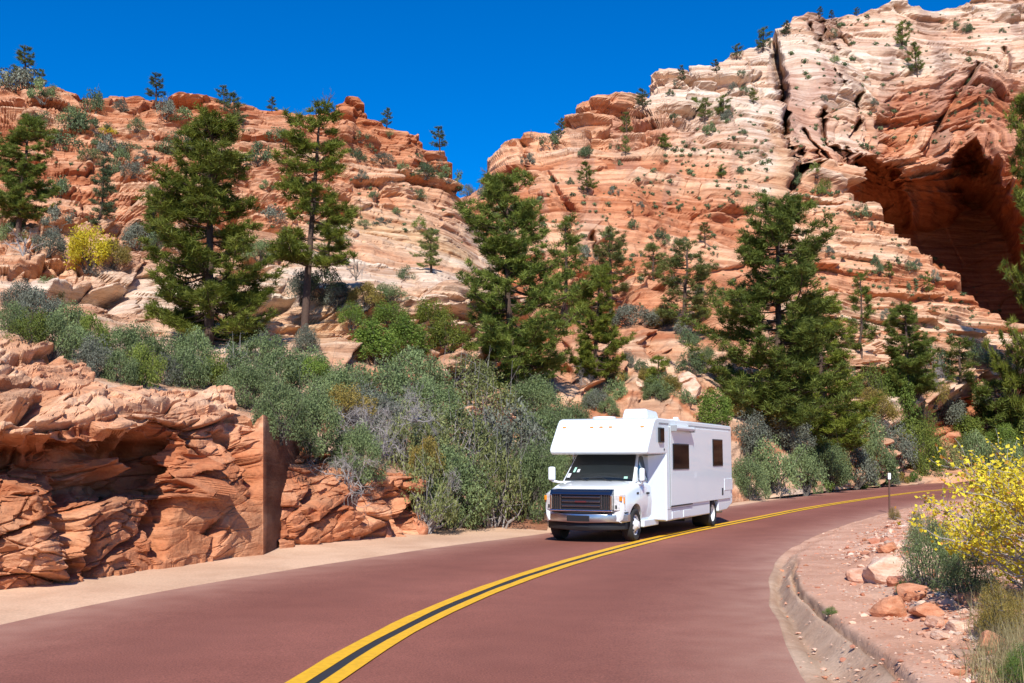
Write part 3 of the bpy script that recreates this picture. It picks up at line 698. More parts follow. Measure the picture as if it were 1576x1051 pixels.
# big sheet to the horizon (it lies lower on the valley side of the road)
gx = np.r_[-3000, -1500, -700, -300, np.linspace(-120, 160, 57), 300, 700, 1500, 3000]
gy = np.r_[-800, -300, np.linspace(-60, 140, 41), 250, 500, 1000, 2500, 6000]
GX, GY = np.meshgrid(gx, gy, indexing='ij')
dr = near_dist(GX, GY, Re[::6])
GZ = -0.12 - 3.4 * sm(1, 16, dr)
me = mesh_np('ground', np.stack([GX, GY, GZ], 2).reshape(-1, 3), grid_faces(len(gx), len(gy))[:, ::-1], [M['sand']], cols=np.tile([[0.42, 0.25, 0.16]], (GX.size, 1)))
tag(link('ground', me), kind='structure')
# sandy shoulder on the left
dl = np.gradient(Le, axis=0); dl /= np.linalg.norm(dl, axis=1, keepdims=True); nl = np.stack([dl[:, 1], -dl[:, 0]], 1)
rows = []
for k, off in enumerate((-0.5, 0.0, 0.3, 0.8, 1.4, 2.0, 2.6, 3.4)):
    P = Le - nl * off
    zz = (-0.03 if k == 0 else 0.004) + 0.02 * (k > 1) + 0.03 * (off > 1.9) + 0.07 * (off > 2.5) + 0.15 * (off > 3) + 0.05 * max(off, 0) * (0.4 + 0.3 * vn(P[:, 0] / 2, P[:, 1] / 2, P[:, 0] * 0, 3))
    rows.append(np.c_[P, zz])
V = np.array(rows)
cc = np.tile([[0.62, 0.405, 0.265]], (V.shape[0] * NR, 1)) * (1 + 0.1 * vn(V[..., 0].ravel() / 3, V[..., 1].ravel() / 3, 0 * V[..., 0].ravel(), 9))[:, None]
me = mesh_np('sand_shoulder', V.reshape(-1, 3), grid_faces(len(rows), NR), [M['sand']], cols=cc, smooth=True)
tag(link('sand_shoulder', me), kind='structure')

# right bank: a strip laid out along the road edge, distance offset o
def bank_z(o, x, y, along):
    o = np.where(o < 1.2, np.minimum(o * (1.45 + 1.2 * sm(9, 17, y)), 1.2 + 0 * o), o)
    cr_ = 2.2 + 0.9 * sm(12, 26, y)                   # crest offset
    z = 0.015 + 0.13 * sm(0.55, 1.0, o) * sm(24, 17, y) + 0.1 * sm(0.3, 1.6, o) + 0.16 * sm(1.2, 2.2, o) - 3.2 * sm(cr_ + 0.2, cr_ + 8, o)
    z -= 0.07 * np.exp(-((o - 0.42) / 0.16) ** 2) * sm(24, 17, y)
    z -= 0.15 * np.exp(-((o - 0.98) / 0.055) ** 2) * sm(22, 16, y)
    return z
i0 = int(np.argmin(np.abs(Re[:, 1] - 3))); i1 = int(np.argmin(np.abs(Re[:, 1] - 85)))
q = np.arange(i0, i1, 0.22)
Pb = np.stack([np.interp(q, np.arange(NR), Re[:, 0]), np.interp(q, np.arange(NR), Re[:, 1])], 1)
Nb = np.stack([np.interp(q, np.arange(NR), np.gradient(Re[:, 1])), np.interp(q, np.arange(NR), -np.gradient(Re[:, 0]))], 1)
kk = np.hanning(61); kk /= kk.sum()
Nb = np.stack([np.convolve(np.pad(Nb[:, c_], 30, mode='edge'), kk, 'valid') for c_ in (0, 1)], 1)
Nb /= np.linalg.norm(Nb, axis=1, keepdims=True)
offs = np.r_[np.linspace(-0.12, 1.5, 55), np.linspace(1.54, 4.2, 60), np.linspace(4.35, 14, 30)]
OX = Pb[:, 0][:, None] + Nb[:, 0][:, None] * offs; OY = Pb[:, 1][:, None] + Nb[:, 1][:, None] * offs
OO = np.repeat(offs[None], len(q), 0)
ow = OO + 0.05 * vn(OX / 0.8, OY / 0.8, OX * 0, 51)
BZ = bank_z(ow, OX, OY, q)
rough = sm(0.7, 1.5, OO)
BZ = BZ + rough * (0.05 * fbm(OX / 0.9, OY / 0.9, OX * 0, 5, 53) + 0.02 * fbm(OX * 3, OY * 3, OX * 0, 3, 59)) + 0.008 * fbm(OX * 2, OY * 2, OX * 0, 3, 57) - 0.04 * (OO < 0)
tb = np.stack([0.56 + 0 * OX, 0.325 + 0 * OX, 0.22 + 0 * OX], 2)
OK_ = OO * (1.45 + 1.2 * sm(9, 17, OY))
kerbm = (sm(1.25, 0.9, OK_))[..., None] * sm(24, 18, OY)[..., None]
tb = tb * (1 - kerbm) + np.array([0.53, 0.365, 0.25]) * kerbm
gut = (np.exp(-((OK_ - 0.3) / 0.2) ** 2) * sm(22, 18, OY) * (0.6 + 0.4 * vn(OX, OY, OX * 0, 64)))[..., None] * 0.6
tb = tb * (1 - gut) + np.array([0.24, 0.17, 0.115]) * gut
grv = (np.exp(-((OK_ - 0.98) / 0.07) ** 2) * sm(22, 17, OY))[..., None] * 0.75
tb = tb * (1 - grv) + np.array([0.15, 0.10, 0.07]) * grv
pale = (sm(0.0, 0.7, fbm(OX / 1.2, OY / 1.2, OX * 0, 4, 66)) * 0.55 * sm(1.0, 1.5, OO))[..., None]
tb = tb * (1 - pale) + np.array([0.60, 0.43, 0.32]) * pale
rust = (sm(0.1, 0.6, fbm(OX / 0.9 + 40, OY / 0.9, OX * 0, 4, 67)) * 0.5 * sm(1.2, 2, OO))[..., None]
tb = tb * (1 - rust) + np.array([0.47, 0.20, 0.12]) * rust
BG = np.stack([OX, OY, BZ], 2)
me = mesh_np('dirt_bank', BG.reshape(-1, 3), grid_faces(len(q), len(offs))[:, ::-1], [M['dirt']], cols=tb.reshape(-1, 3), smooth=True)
tag(link('dirt_bank', me), kind='structure')
TERR.append((BG.reshape(-1, 3), grid_faces(len(q), len(offs))))

# one search tree over all terrain, for standing plants and stones on it
allV = []; allF = []; o_ = 0
for V_, F_ in TERR:
    allV.append(V_); allF.append(F_ + o_); o_ += len(V_)
TR = []
for V_, F_ in TERR:
    TR.append(BVHTree.FromPolygons([tuple(v) for v in V_.tolist()], [tuple(f) for f in F_.tolist()]))
def cast(o, d):
    best = None
    for t_ in TR:
        h = t_.ray_cast(o, d)
        if h[0] is not None and (best is None or h[3] < best[1]): best = (h[0], h[3])
    return best
def hit(px, py):
    for k in range(14):
        d = Vector(ray(px, py + 1.5 * k)).normalized()
        h = cast(Vector((0, 0, EYE)), d)
        if h: return h[0]
    return None
def drop_z(x, y, zt=60):
    h = cast(Vector((x, y, zt)), Vector((0, 0, -1)))
    return h[0].z if h else 0.0
# ------------------------------------------------------------------ plants
def tube(path, rad, sides=5):
    """tapered tube along a path -> verts, quads"""
    P = np.asarray(path, float); n_ = len(P); R = np.broadcast_to(rad, (n_,)) if np.ndim(rad) == 0 else np.asarray(rad)
    T = np.gradient(P, axis=0); T /= np.linalg.norm(T, axis=1, keepdims=True) + 1e-9
    ref = np.where(np.abs(T[:, 2:3]) > 0.9, np.array([[1.0, 0, 0]]), np.array([[0, 0, 1.0]]))
    A = np.cross(T, ref); A /= np.linalg.norm(A, axis=1, keepdims=True) + 1e-9
    B = np.cross(T, A)
    a = np.arange(sides) * 2 * PI / sides
    V = P[:, None] + R[:, None, None] * (A[:, None] * np.cos(a)[None, :, None] + B[:, None] * np.sin(a)[None, :, None])
    i = np.arange(n_ - 1)[:, None] * sides; j = np.arange(sides)[None]; j2 = (j + 1) % sides
    Fq = np.stack([i + j, i + j2, i + sides + j2, i + sides + j], 2).reshape(-1, 4)
    return V.reshape(-1, 3), Fq
class Acc:
    def __init__(s): s.V = []; s.F = []; s.n = 0
    def add(s, V, F_):
        s.V.append(V); s.F.append(F_ + s.n); s.n += len(V)
    def mesh(s, name, m, smooth=True):
        return mesh_np(name, np.concatenate(s.V), np.concatenate(s.F), [m], smooth=smooth)
def blades(C, D, ln, wd, rng, val):
    """one thin triangle per blade: base at C, direction D"""
    n_ = len(C)
    R = rng.normal(size=(n_, 3)); W = np.cross(D, R); W /= np.linalg.norm(W, axis=1, keepdims=True) + 1e-9
    V = np.stack([C - W * wd[:, None] / 2, C + W * wd[:, None] / 2, C + D * ln[:, None]], 1).reshape(-1, 3)
    F_ = np.arange(3 * n_).reshape(-1, 3)
    c_ = np.repeat(np.stack([val] * 3, 1), 3, 0)
    return V, F_, c_
def leaves(C, Nn, size, rng, val, asp=0.55):
    """one folded rhombus per leaf"""
    n_ = len(C)
    R = rng.normal(size=(n_, 3)); A = np.cross(Nn, R); A /= np.linalg.norm(A, axis=1, keepdims=True) + 1e-9
    B = np.cross(Nn, A); sz = size[:, None]
    V = np.stack([C - A * sz * 0.5, C + B * sz * asp * 0.5 - Nn * sz * 0.1, C + A * sz * 0.5, C - B * sz * asp * 0.5 - Nn * sz * 0.1], 1).reshape(-1, 3)
    F_ = np.arange(4 * n_).reshape(-1, 4)
    return V, F_, np.repeat(np.stack([val] * 3, 1), 4, 0)

def pine_meshes(seed, H=12.0, R=2.6, base=0.06, levels=30, per=5, tuft=26, nl=0.30, sparse=0.0, prof=0.8, trunk_r=0.17, lean=0.3, clump=1.0):
    rng = np.random.default_rng(seed)
    tr = Acc()
    zz = np.linspace(0, H * 0.985, 14)
    ox = lean * np.sin(zz / H * 2.1 + seed) * 0.5 + rng.normal(0, 0.03, 14); oy = lean * np.cos(zz / H * 1.7 + seed) * 0.4
    ox -= ox[0]; oy -= oy[0]
    path = np.c_[ox, oy, zz]
    path[0, 2] = -0.6
    tr.add(*tube(path, trunk_r * (1 - zz / H) ** 0.8 + 0.02, 8))
    TC = []; TD = []; TS = []; TV = []
    for li in range(levels):
        u = base + (1 - base) * ((li + rng.random() * 0.7) / levels)
        z0 = u * H; px_ = np.interp(z0, zz, ox); py_ = np.interp(z0, zz, oy)
        up_ = (u - base) / (1 - base)
        env = R * (min(1, up_ / 0.10 + 0.5)) * ((1 - up_) ** prof * 0.93 + 0.07)
        gap = rng.random() * 2 * PI
        for b_ in range(per if up_ < 0.8 else max(3, per - 2)):
            if rng.random() < sparse: continue
            az = rng.random() * 2 * PI
            lump = 0.80 + 0.32 * math.sin(az * 2 + seed + z0 * 1.1) * math.sin(z0 * 1.7 + az + seed * 2)
            if math.cos(az - gap) > 0.89 and up_ < 0.85: continue
            Lb = env * lump * (0.6 + 0.6 * rng.random())
            if rng.random() < 0.12: Lb *= 1.2
            k = 7; t_ = np.linspace(0, 1, k)
            rise = rng.uniform(-0.25, 0.35) + 0.45 * up_
            hz = Lb * t_; vz = Lb * (rise * t_ - 0.16 * np.sin(t_ * PI) + 0.20 * t_ ** 3) + rng.normal(0, 0.015 * Lb, k)
            az_ = az + 0.25 * rng.normal() * t_
            P = np.c_[px_ + hz * np.cos(az_), py_ + hz * np.sin(az_), z0 + vz]
            tr.add(*tube(P, 0.05 * (Lb / R + 0.25) * (1 - t_) * (trunk_r / 0.17) + 0.008, 4))
            ntw = int(3 + Lb * 4.2 * clump)
            for j in range(ntw):
                q_ = 0.30 + 0.70 * (j + rng.random()) / ntw
                p0 = np.array([np.interp(q_, t_, P[:, c_]) for c_ in range(3)])
                a2 = az + rng.choice([-1, 1]) * rng.uniform(0.3, 1.2)
                l2 = (0.15 + 0.38 * Lb * (1 - q_) + 0.14 * rng.random()) * rng.uniform(0.6, 1.2)
                d2 = np.array([math.cos(a2), math.sin(a2), rng.uniform(-0.05, 0.6)])
                nt_ = 1 + int(l2 / 0.26)
                for k2 in range(nt_):
                    c_ = p0 + d2 * l2 * (k2 + 1) / nt_ + np.array([0, 0, rng.uniform(-0.08, 0.22)])
                    TC.append(c_ + rng.normal(0, 0.04, 3)); TD.append(d2 * 0.4 + np.array([0, 0, 0.8]) + rng.normal(0, 0.2, 3)); TS.append(rng.uniform(0.75, 1.25)); TV.append(rng.random())
                if l2 > 0.3: tr.add(*tube(np.array([p0, p0 + d2 * l2]), [0.014, 0.006], 3))
            TC.append(P[-1]); TD.append(np.array([math.cos(az), math.sin(az), 0.9])); TS.append(1.15); TV.append(rng.random())
    for k in range(6):
        TC.append(np.array([ox[-1], oy[-1], H * (0.93 + 0.012 * k)])); TD.append(np.array([rng.normal(0, .3), rng.normal(0, .3), 1])); TS.append(1); TV.append(0.6)
    TC = np.array(TC); TD = np.array(TD); TD /= np.linalg.norm(TD, axis=1, keepdims=True); TS = np.array(TS); TV = np.array(TV)
    idx = np.repeat(np.arange(len(TC)), tuft)
    D = TD[idx] * 0.7 + rng.normal(0, 0.62, (len(idx), 3)); D /= np.linalg.norm(D, axis=1, keepdims=True)
    C_ = TC[idx] + rng.normal(0, 0.05, (len(idx), 3))
    ln = nl * TS[idx] * rng.uniform(0.6, 1.15, len(idx)); wd = nl * 0.13 * np.ones(len(idx))
    val = np.clip(0.55 * TV[idx] + 0.45 * rng.random(len(idx)), 0, 1)
    V, F_, c_ = blades(C_, D, ln, wd, rng, val)
    cm = mesh_np('crown', V, F_, [M['pine']], cols=c_)
    return tr.mesh('trunk', M['bark']), cm, H, len(F_)

def bush_meshes(seed, R=1.5, H=1.6, nlobe=40, per=160, leaf=0.09, stems=12, cards=True, wood='darkwood', open_=0.25, asp=0.5, upright=0.0):
    rng = np.random.default_rng(seed)
    st = Acc(); LC = []; LR = []
    for i in range(nlobe):
        a = rng.random() * 2 * PI; rr = math.sqrt(rng.random())
        hmax = (1 - rr ** 2.2) ** 0.5
        z = H * (0.10 + 0.86 * hmax * rng.random() ** (0.45))
        c_ = np.array([R * rr * math.cos(a), R * rr * math.sin(a), z])
        LC.append(c_); LR.append(rng.uniform(0.16, 0.34) * min(R, H) ** 0.75)
    for i in range(stems):
        c_ = LC[i % nlobe]; k = 5; t_ = np.linspace(0, 1, k)
        b0 = np.array([rng.normal(0, 0.10 * R), rng.normal(0, 0.10 * R), -0.15])
        P = b0 + (c_ * 1.02 - b0) * t_[:, None] + rng.normal(0, 0.04 * R, (k, 3)) * np.sin(t_ * PI)[:, None]
        st.add(*tube(P, 0.03 * R * (1 - t_) + 0.006, 4))
        for q_ in range(3):
            e = P[2 + q_ % 3]; st.add(*tube(np.array([e, e + rng.normal(0, 0.22 * R, 3) + [0, 0, 0.12 * H]]), [0.012, 0.004], 3))
    LC = np.array(LC); LR = np.array(LR); lv = rng.random(nlobe)
    idx = np.repeat(np.arange(nlobe), per); n_ = len(idx)
    d = rng.normal(size=(n_, 3)); d /= np.linalg.norm(d, axis=1, keepdims=True)
    rad = LR[idx] * (0.45 + 0.62 * rng.random(n_) ** 0.6)
    sq = np.array([1.25, 1.25, 0.85 + 0.9 * upright])
    C_ = LC[idx] + d * rad[:, None] * sq + rng.normal(0, 0.03 * R, (n_, 3))
    C_[:, 2] = np.maximum(C_[:, 2], 0.01 + 0.03 * rng.random(n_))
    Nn = d * 0.6 + rng.normal(0, 0.55, (n_, 3)) + np.array([0, 0, 0.35]); Nn /= np.linalg.norm(Nn, axis=1, keepdims=True)
    val = np.clip(0.4 * lv[idx] + 0.6 * rng.random(n_), 0, 1)
    V, F_, c_ = leaves(C_, Nn, leaf * rng.uniform(0.6, 1.3, n_), rng, val, asp)
    return st.mesh('stems', M[wood], False), mesh_np('foliage', V, F_, [M['scrub']], cols=c_), H

def dead_mesh(seed, H=1.5, spread=1.0, n0=9, depth=4, r0=0.03, kids=3, tangle=0.35):
    rng = np.random.default_rng(seed); A = Acc()
    def grow(p, d, l, r, k):
        m_ = 4; pts = [p]; q = d.copy()
        for i in range(m_):
            q = q + rng.normal(0, tangle, 3); q /= np.linalg.norm(q); pts.append(pts[-1] + q * l / m_)
        A.add(*tube(np.array(pts), np.linspace(r, r * 0.5, m_ + 1), 3 if k < depth else 5))
        if k > 0:
            for i in range(kids):
                e = pts[rng.integers(1, m_ + 1)]
                nd = q + rng.normal(0, 0.6, 3); nd[2] += 0.1; nd /= np.linalg.norm(nd)
                grow(e, nd, l * rng.uniform(0.5, 0.8), r * 0.55, k - 1)
    for i in range(n0):
        d = np.array([rng.normal(0, spread), rng.normal(0, spread), 1.0]); d /= np.linalg.norm(d)
        grow(np.array([rng.normal(0, 0.05), rng.normal(0, 0.05), -0.1]), d, H * 0.5, r0, depth)
    return A.mesh('branches', M['deadwood'], False), H

PINE = {
 'full': pine_meshes(1, 12, 2.75, 0.05, 30, 7, 27, 0.30, 0.03, 0.55),
 'full2': pine_meshes(2, 12, 2.7, 0.10, 27, 6, 27, 0.31, 0.15, 0.62, lean=0.5, clump=1.15),
 'big': pine_meshes(3, 13, 3.0, 0.05, 31, 7, 26, 0.30, 0.07, 0.45, lean=0.4, clump=0.95),
 'tall': pine_meshes(4, 13, 2.1, 0.28, 17, 5, 28, 0.30, 0.28, 0.30, 0.14, 0.7, 1.15),
 'mid': pine_meshes(5, 8, 1.9, 0.18, 16, 5, 22, 0.28, 0.2, 0.45, 0.12, 0.4),
 'slim': pine_meshes(6, 7, 1.0, 0.08, 16, 5, 18, 0.26, 0.15, 0.55, 0.08, 0.25),
 'small': pine_meshes(7, 4, 1.15, 0.05, 10, 5, 18, 0.26, 0.0, 0.6, 0.06, 0.1),
 'far': pine_meshes(8, 6, 1.5, 0.2, 9, 4, 14, 0.42, 0.2, 0.5, 0.11, 0.4, 0.6)}
BUSH = {
 'big': bush_meshes(21, 1.7, 2.2, 70, 210, 0.095, 26),
 'big2': bush_meshes(22, 1.8, 1.9, 64, 220, 0.095, 24),
 'mid': bush_meshes(23, 1.2, 1.2, 36, 170, 0.09, 16),
 'mid2': bush_meshes(24, 1.2, 1.5, 34, 150, 0.10, 16, upright=0.5),
 'up': bush_meshes(25, 0.9, 2.6, 60, 130, 0.11, 20, upright=1.0),
 'small': bush_meshes(26, 0.8, 0.7, 20, 70, 0.10, 8),
 'small2': bush_meshes(27, 0.9, 0.75, 16, 80, 0.11, 8),
 'jun': bush_meshes(28, 1.1, 2.0, 30, 80, 0.13, 12, upright=0.4),
 'jun2': bush_meshes(29, 1.3, 1.7, 28, 80, 0.13, 12, upright=0.2),
 'open': bush_meshes(31, 1.7, 2.0, 44, 110, 0.135, 44, open_=0.5),
 'open2': bush_meshes(32, 1.5, 1.8, 36, 100, 0.12, 40, wood='deadwood'),
 'near': bush_meshes(30, 0.8, 0.8, 60, 160, 0.035, 22)}
DEAD = {'tangle': dead_mesh(41, 1.6, 0.9, 10, 4, 0.022, 3, 0.4), 'tangle2': dead_mesh(42, 1.4, 1.3, 11, 4, 0.02, 3, 0.45),
 'snag': dead_mesh(43, 3.0, 0.25, 2, 3, 0.09, 3, 0.16), 'snag2': dead_mesh(44, 4.0, 0.1, 1, 3, 0.10, 4, 0.12)}

KINDS = {}
def set_mat(o, m):
    o.material_slots[0].link = 'OBJECT'; o.material_slots[0].material = M[m]
def stand(name, label, cat, parts, loc, sc, rz, group=None, mats=None, tilt=(0, 0)):
    root = empty(name, loc, rz); root.scale = sc
    root.rotation_euler = (tilt[0], tilt[1], rz)
    tag(root, label, cat, group)
    for nm, me in parts:
        o = link(nm, me, root)
        if mats and nm in mats: set_mat(o, mats[nm])
    return root
vr = random.Random(5)
def pine(px, base, top, kind, width, label, mt='pine', lean=0.0, group=None, name='pine_tree', sink=0.1, Yf=None):
    p = hit(px, base) if Yf is None else Vector(unproj(px, base, Yf))
    if p is None: return None
    d = p.y; tr_, cr_, H, _ = PINE[kind]
    h = (base - top) / F_PX * d * (1.18 if kind == 'far' else 1.0)
    s_ = h / H
    bb = {'full': 2.9, 'full2': 2.85, 'big': 3.2, 'tall': 2.1, 'mid': 1.95, 'slim': 1.05, 'small': 1.2, 'far': 1.5}[kind]
    wm = width / F_PX * d / 2 * (1.3 if kind == 'far' else 1.28 if kind in ('full', 'big') else 1.12)
    sx = wm / bb
    sx = min(max(sx, s_ * 0.55), s_ * 1.7)
    p = p - Vector((0, 0, sink))
    return stand(name, label, 'pine tree' if name == 'pine_tree' else 'tree', [('trunk', tr_), ('crown', cr_)], p, (sx, sx, s_), vr.random() * 6.28, group, {'crown': mt}, (0, math.atan(lean)))
def bush(px, base, wpx, hpx, kind, mt, label, group=None, name='shrub', cat='shrub', Yf=None, sink=0.04):
    p = hit(px, base) if Yf is None else Vector(unproj(px, base, Yf))
    if p is None: return None
    d = p.y; st_, fo_, H = BUSH[kind]
    R = {'big': 1.95, 'big2': 2.05, 'mid': 1.4, 'mid2': 1.4, 'up': 1.1, 'small': 0.95, 'small2': 1.05, 'jun': 1.3, 'jun2': 1.5, 'near': 0.92, 'open': 1.95, 'open2': 1.75}[kind]
    sx = wpx / F_PX * d / 2 / R; sz = hpx / F_PX * d / (H * 1.05)
    p = p - Vector((0, 0, sink + 0.08 * H * sz))
    return stand(name, label, cat, [('stems', st_), ('foliage', fo_)], p, (sx, sx, sz), vr.random() * 6.28, group, {'foliage': mt})
def dead(px, base, wpx, hpx, kind, label, group=None, name='dead_shrub', cat='dead shrub', Yf=None, mt='deadwood'):
    p = hit(px, base) if Yf is None else Vector(unproj(px, base, Yf))
    if p is None: return None
    d = p.y; me, H = DEAD[kind]
    wid = {'tangle': 1.3, 'tangle2': 1.4, 'snag': 1.0, 'snag2': 1.0}[kind]
    sx = wpx / F_PX * d / 2 / wid; sz = hpx / F_PX * d / H
    o = link(name, me, loc=p - Vector((0, 0, 0.05)))
    o.scale = (sx, sx, sz); o.rotation_euler = (0, 0, vr.random() * 6.28)
    tag(o, label, cat, group); set_mat(o, mt)
    return o

# pines, from the left
pine(28, 352, 168, 'full2', 125, 'dark green pine at the far left edge, rising above the yellow shrub ledge', 'pine_dark')
pine(322, 532, 162, 'full', 205, 'tallest full pine on the left, bright green crown reaching almost to the ridge', 'pine')
pine(468, 512, 152, 'tall', 150, 'tall thin pine with a bare dark trunk and scattered tufts right of the full pine', 'pine', 0.0)
pine(154, 352, 238, 'slim', 48, 'slender grey green pine behind the yellow leaved shrub on the left slope', 'juniper')
pine(236, 372, 285, 'slim', 46, 'small narrow pine just left of the tallest full left-hand pine', 'pine_dark')
pine(506, 402, 335, 'small', 70, 'small ragged pine behind the bare trunk of the tall thin pine', 'pine_olive')
pine(792, 612, 262, 'big', 185, 'large dense pine in the middle below the notch of sky', 'pine_dark')
pine(915, 596, 405, 'full2', 110, 'yellowish green pine right of the large central pine, trunk base showing', 'pine')
pine(868, 505, 330, 'slim', 70, 'half hidden pine close behind the right side of the large central pine', 'pine_dark')
pine(940, 470, 348, 'mid', 78, 'loose pine on the slope above the yellowish green pine', 'pine_olive')
pine(1050, 512, 368, 'mid', 112, 'sparse olive pine between the central pine and the big right-hand pine', 'pine_olive')
pine(1005, 430, 372, 'small', 46, 'small pine on a ledge just left of the sparse olive pine', 'pine_olive')
pine(1014, 608, 546, 'small', 50, 'little bushy pine on pale rock directly above the motorhome roof', 'pine')
pine(664, 420, 348, 'mid', 62, 'small yellow green pine standing alone on the smooth cream rock', 'pine_olive')
pine(1192, 672, 300, 'big', 205, 'biggest pine on the right, dark and broad, behind the motorhome tail', 'pine_dark')
pine(1270, 700, 455, 'full', 150, 'bushy pine pressed against the right side of the biggest right-hand pine', 'pine')
pine(1325, 545, 418, 'slim', 46, 'thin upright pine on the slope right of the biggest right-hand pine', 'pine_dark')
pine(1395, 620, 468, 'full2', 130, 'dark broad pine in the trees right of the thin upright pine', 'pine_dark')
pine(1478, 590, 518, 'small', 62, 'small rounded pine near the grey bare shrub at the right', 'pine_dark')
pine(1535, 690, 585, 'small', 90, 'dark low pine in shade by the pale flat rock at the right edge', 'pine_dark')
pine(1628, 700, 120, 'big', 135, 'tall pine cut off by the right edge of the photograph', 'pine')
pine(1250, 640, 520, 'mid', 90, 'short pine in front of the biggest right-hand pine, low in its shade', 'pine')
pine(905, 300, 256, 'far', 30, 'small dark pine on the middle of the right mountain above the olive pine', 'pine_dark')
# skyline trees on the left ridge
pine(38, 112, 66, 'far', 62, 'flat topped pine against the sky at the far left end of the ridge', 'pine_dark')
pine(62, 122, 96, 'far', 16, 'thin tree beside the flat topped pine on the left skyline', 'pine_dark')
pine(240, 156, 119, 'far', 38, 'lone round pine on the skyline of the left ridge', 'juniper')
pine(345, 165, 136, 'far', 40, 'leaning juniper on the skyline just left of the rock knob', 'juniper')
pine(362, 195, 150, 'far', 34, 'bushy tree hanging below the skyline above the full left pine', 'juniper')
pine(418, 164, 144, 'far', 14, 'thin small tree on the ridge between the two left pines', 'juniper')
pine(595, 190, 164, 'far', 18, 'small cone shaped tree on the ridge right of the rock knob', 'pine_dark')
pine(657, 205, 180, 'far', 34, 'left one of two joined junipers on the descending ridge', 'juniper')
pine(677, 232, 200, 'far', 34, 'right lower one of two joined junipers on the descending ridge', 'juniper')
pine(712, 248, 232, 'far', 22, 'last small juniper before the notch of sky', 'juniper')
dead(500, 172, 22, 52, 'snag2', 'bare dead snag on the skyline behind the tall thin pine', name='dead_tree', cat='dead tree', mt='darkwood')
dead(755, 285, 26, 44, 'snag', 'bare crooked snag standing in the notch of sky', name='dead_tree', cat='dead tree', mt='darkwood')
dead(815, 225, 18, 34, 'snag2', 'thin bare snag on the first knob right of the notch', name='dead_tree', cat='dead tree', mt='darkwood')
dead(547, 432, 22, 62, 'snag', 'forked dead tree on the cream slickrock', name='dead_tree', cat='dead tree', mt='darkwood')
dead(557, 430, 10, 32, 'snag2', 'short dead stub beside the forked dead tree', name='dead_tree', cat='dead tree')
# skyline trees of the right mountain
SK = [(863, 212, 16, 26, 'narrow tree on the shoulder left of the orange dome'), (957, 172, 26, 22, 'dark round tree right behind the orange dome'), (990, 170, 24, 30, 'tree on the skyline at the foot of the white peak'),
 (1050, 128, 12, 24, 'thin tree between the white peak and the second white knob'), (1103, 112, 18, 18, 'small tree on the skyline right of the second white knob'), (1134, 92, 18, 22, 'round dark tree on the skyline, lower of two on the upper ridge'),
 (1174, 80, 24, 34, 'taller dark tree at the top left corner of the high cliff'), (1210, 55, 22, 20, 'small tree on the edge above the long dark cleft'), (1262, 26, 26, 14, 'low dark tree on the flat top of the high cliff'), (1280, 26, 20, 12, 'dark low tree beside another on the high flat top'), (1318, 20, 16, 12, 'tiny tree on the high skyline right of the flat top')]
for px, b_, wd_, h_, lb in SK: pine(px, b_, b_ - h_, 'far', wd_, lb, 'juniper')
SM = [(963, 240, 14, 28, 'thin small tree on the slope under the orange dome'), (965, 210, 18, 32, 'upright small pine below the white peak on the left'), (1024, 232, 16, 24, 'small tree below the middle of the white peak'), (1110, 275, 14, 20, 'lone dot of a tree on the pale face below the white caps'),
 (1388, 75, 24, 38, 'darkest tree on the white upper slope at the top right'), (1412, 118, 24, 46, 'two stemmed tree on the white upper slope below the darkest one'), (1085, 188, 22, 34, 'left tree of the clump below the second white knob'), (1112, 182, 24, 32, 'right tree of the clump below the second white knob'), (1068, 178, 18, 26, 'small tree at the left end of the clump under the white knobs'),
 (1160, 160, 14, 22, 'small tree on the pale slope left of the long dark cleft'), (1085, 375, 24, 28, 'bright green little pine on the lower orange slope'), (1022, 230, 16, 20, 'second small tree below the white peak'), (1405, 520, 22, 40, 'thin pine at the bottom of the banded apron'), (1430, 455, 14, 32, 'thin tree on the edge of the banded apron below the alcove'), (1370, 430, 14, 24, 'small tree in the middle of the banded apron')]
for px, b_, wd_, h_, lb in SM: pine(px, b_, b_ - h_, 'far', wd_, lb, 'pine_olive' if px % 2 else 'pine_dark')

# shrubs ---------------------------------------------------------------
# roadside thicket in the middle
TH = [(690, 812, 150, 140, 'big', 'scrub'), (755, 808, 140, 150, 'big2', 'scrub'), (815, 799, 110, 130, 'big', 'scrub'), (850, 794, 90, 120, 'big2', 'scrub'), (655, 800, 100, 120, 'big2', 'scrub'),
 (700, 735, 150, 130, 'big2', 'scrub'), (775, 730, 150, 130, 'big', 'scrub'), (840, 720, 120, 110, 'big2', 'scrub'), (640, 725, 130, 120, 'big', 'scrub'), (880, 690, 90, 80, 'big', 'scrub'),
 (660, 660, 130, 90, 'big', 'scrub'), (740, 655, 140, 95, 'big2', 'scrub'), (820, 650, 110, 80, 'big', 'scrub'), (570, 690, 130, 110, 'big2', 'sage'), (585, 620, 120, 80, 'mid2', 'scrub'), (520, 650, 120, 100, 'big', 'scrub'),
 (640, 600, 110, 70, 'mid', 'sage'), (720, 595, 110, 60, 'mid2', 'scrub'), (430, 668, 100, 95, 'big2', 'scrub'), (480, 700, 110, 120, 'big', 'scrub'), (380, 628, 110, 80, 'big', 'scrub'), (430, 610, 120, 80, 'mid', 'scrub'), (350, 585, 90, 70, 'mid2', 'scrub'), (405, 560, 80, 60, 'mid', 'scrub'), (470, 575, 80, 50, 'mid2', 'scrub'),
 (550, 740, 90, 100, 'big', 'scrub')]
words_ = lambda px, py: ('at the road edge' if py > 790 else 'halfway up the bank' if py > 690 else 'high on the bank')
ORD = ['first', 'second', 'third', 'fourth', 'fifth', 'sixth', 'seventh', 'eighth', 'ninth', 'tenth', 'eleventh', 'twelfth', 'thirteenth', 'fourteenth', 'fifteenth', 'sixteenth', 'seventeenth', 'eighteenth']
rowk = {}
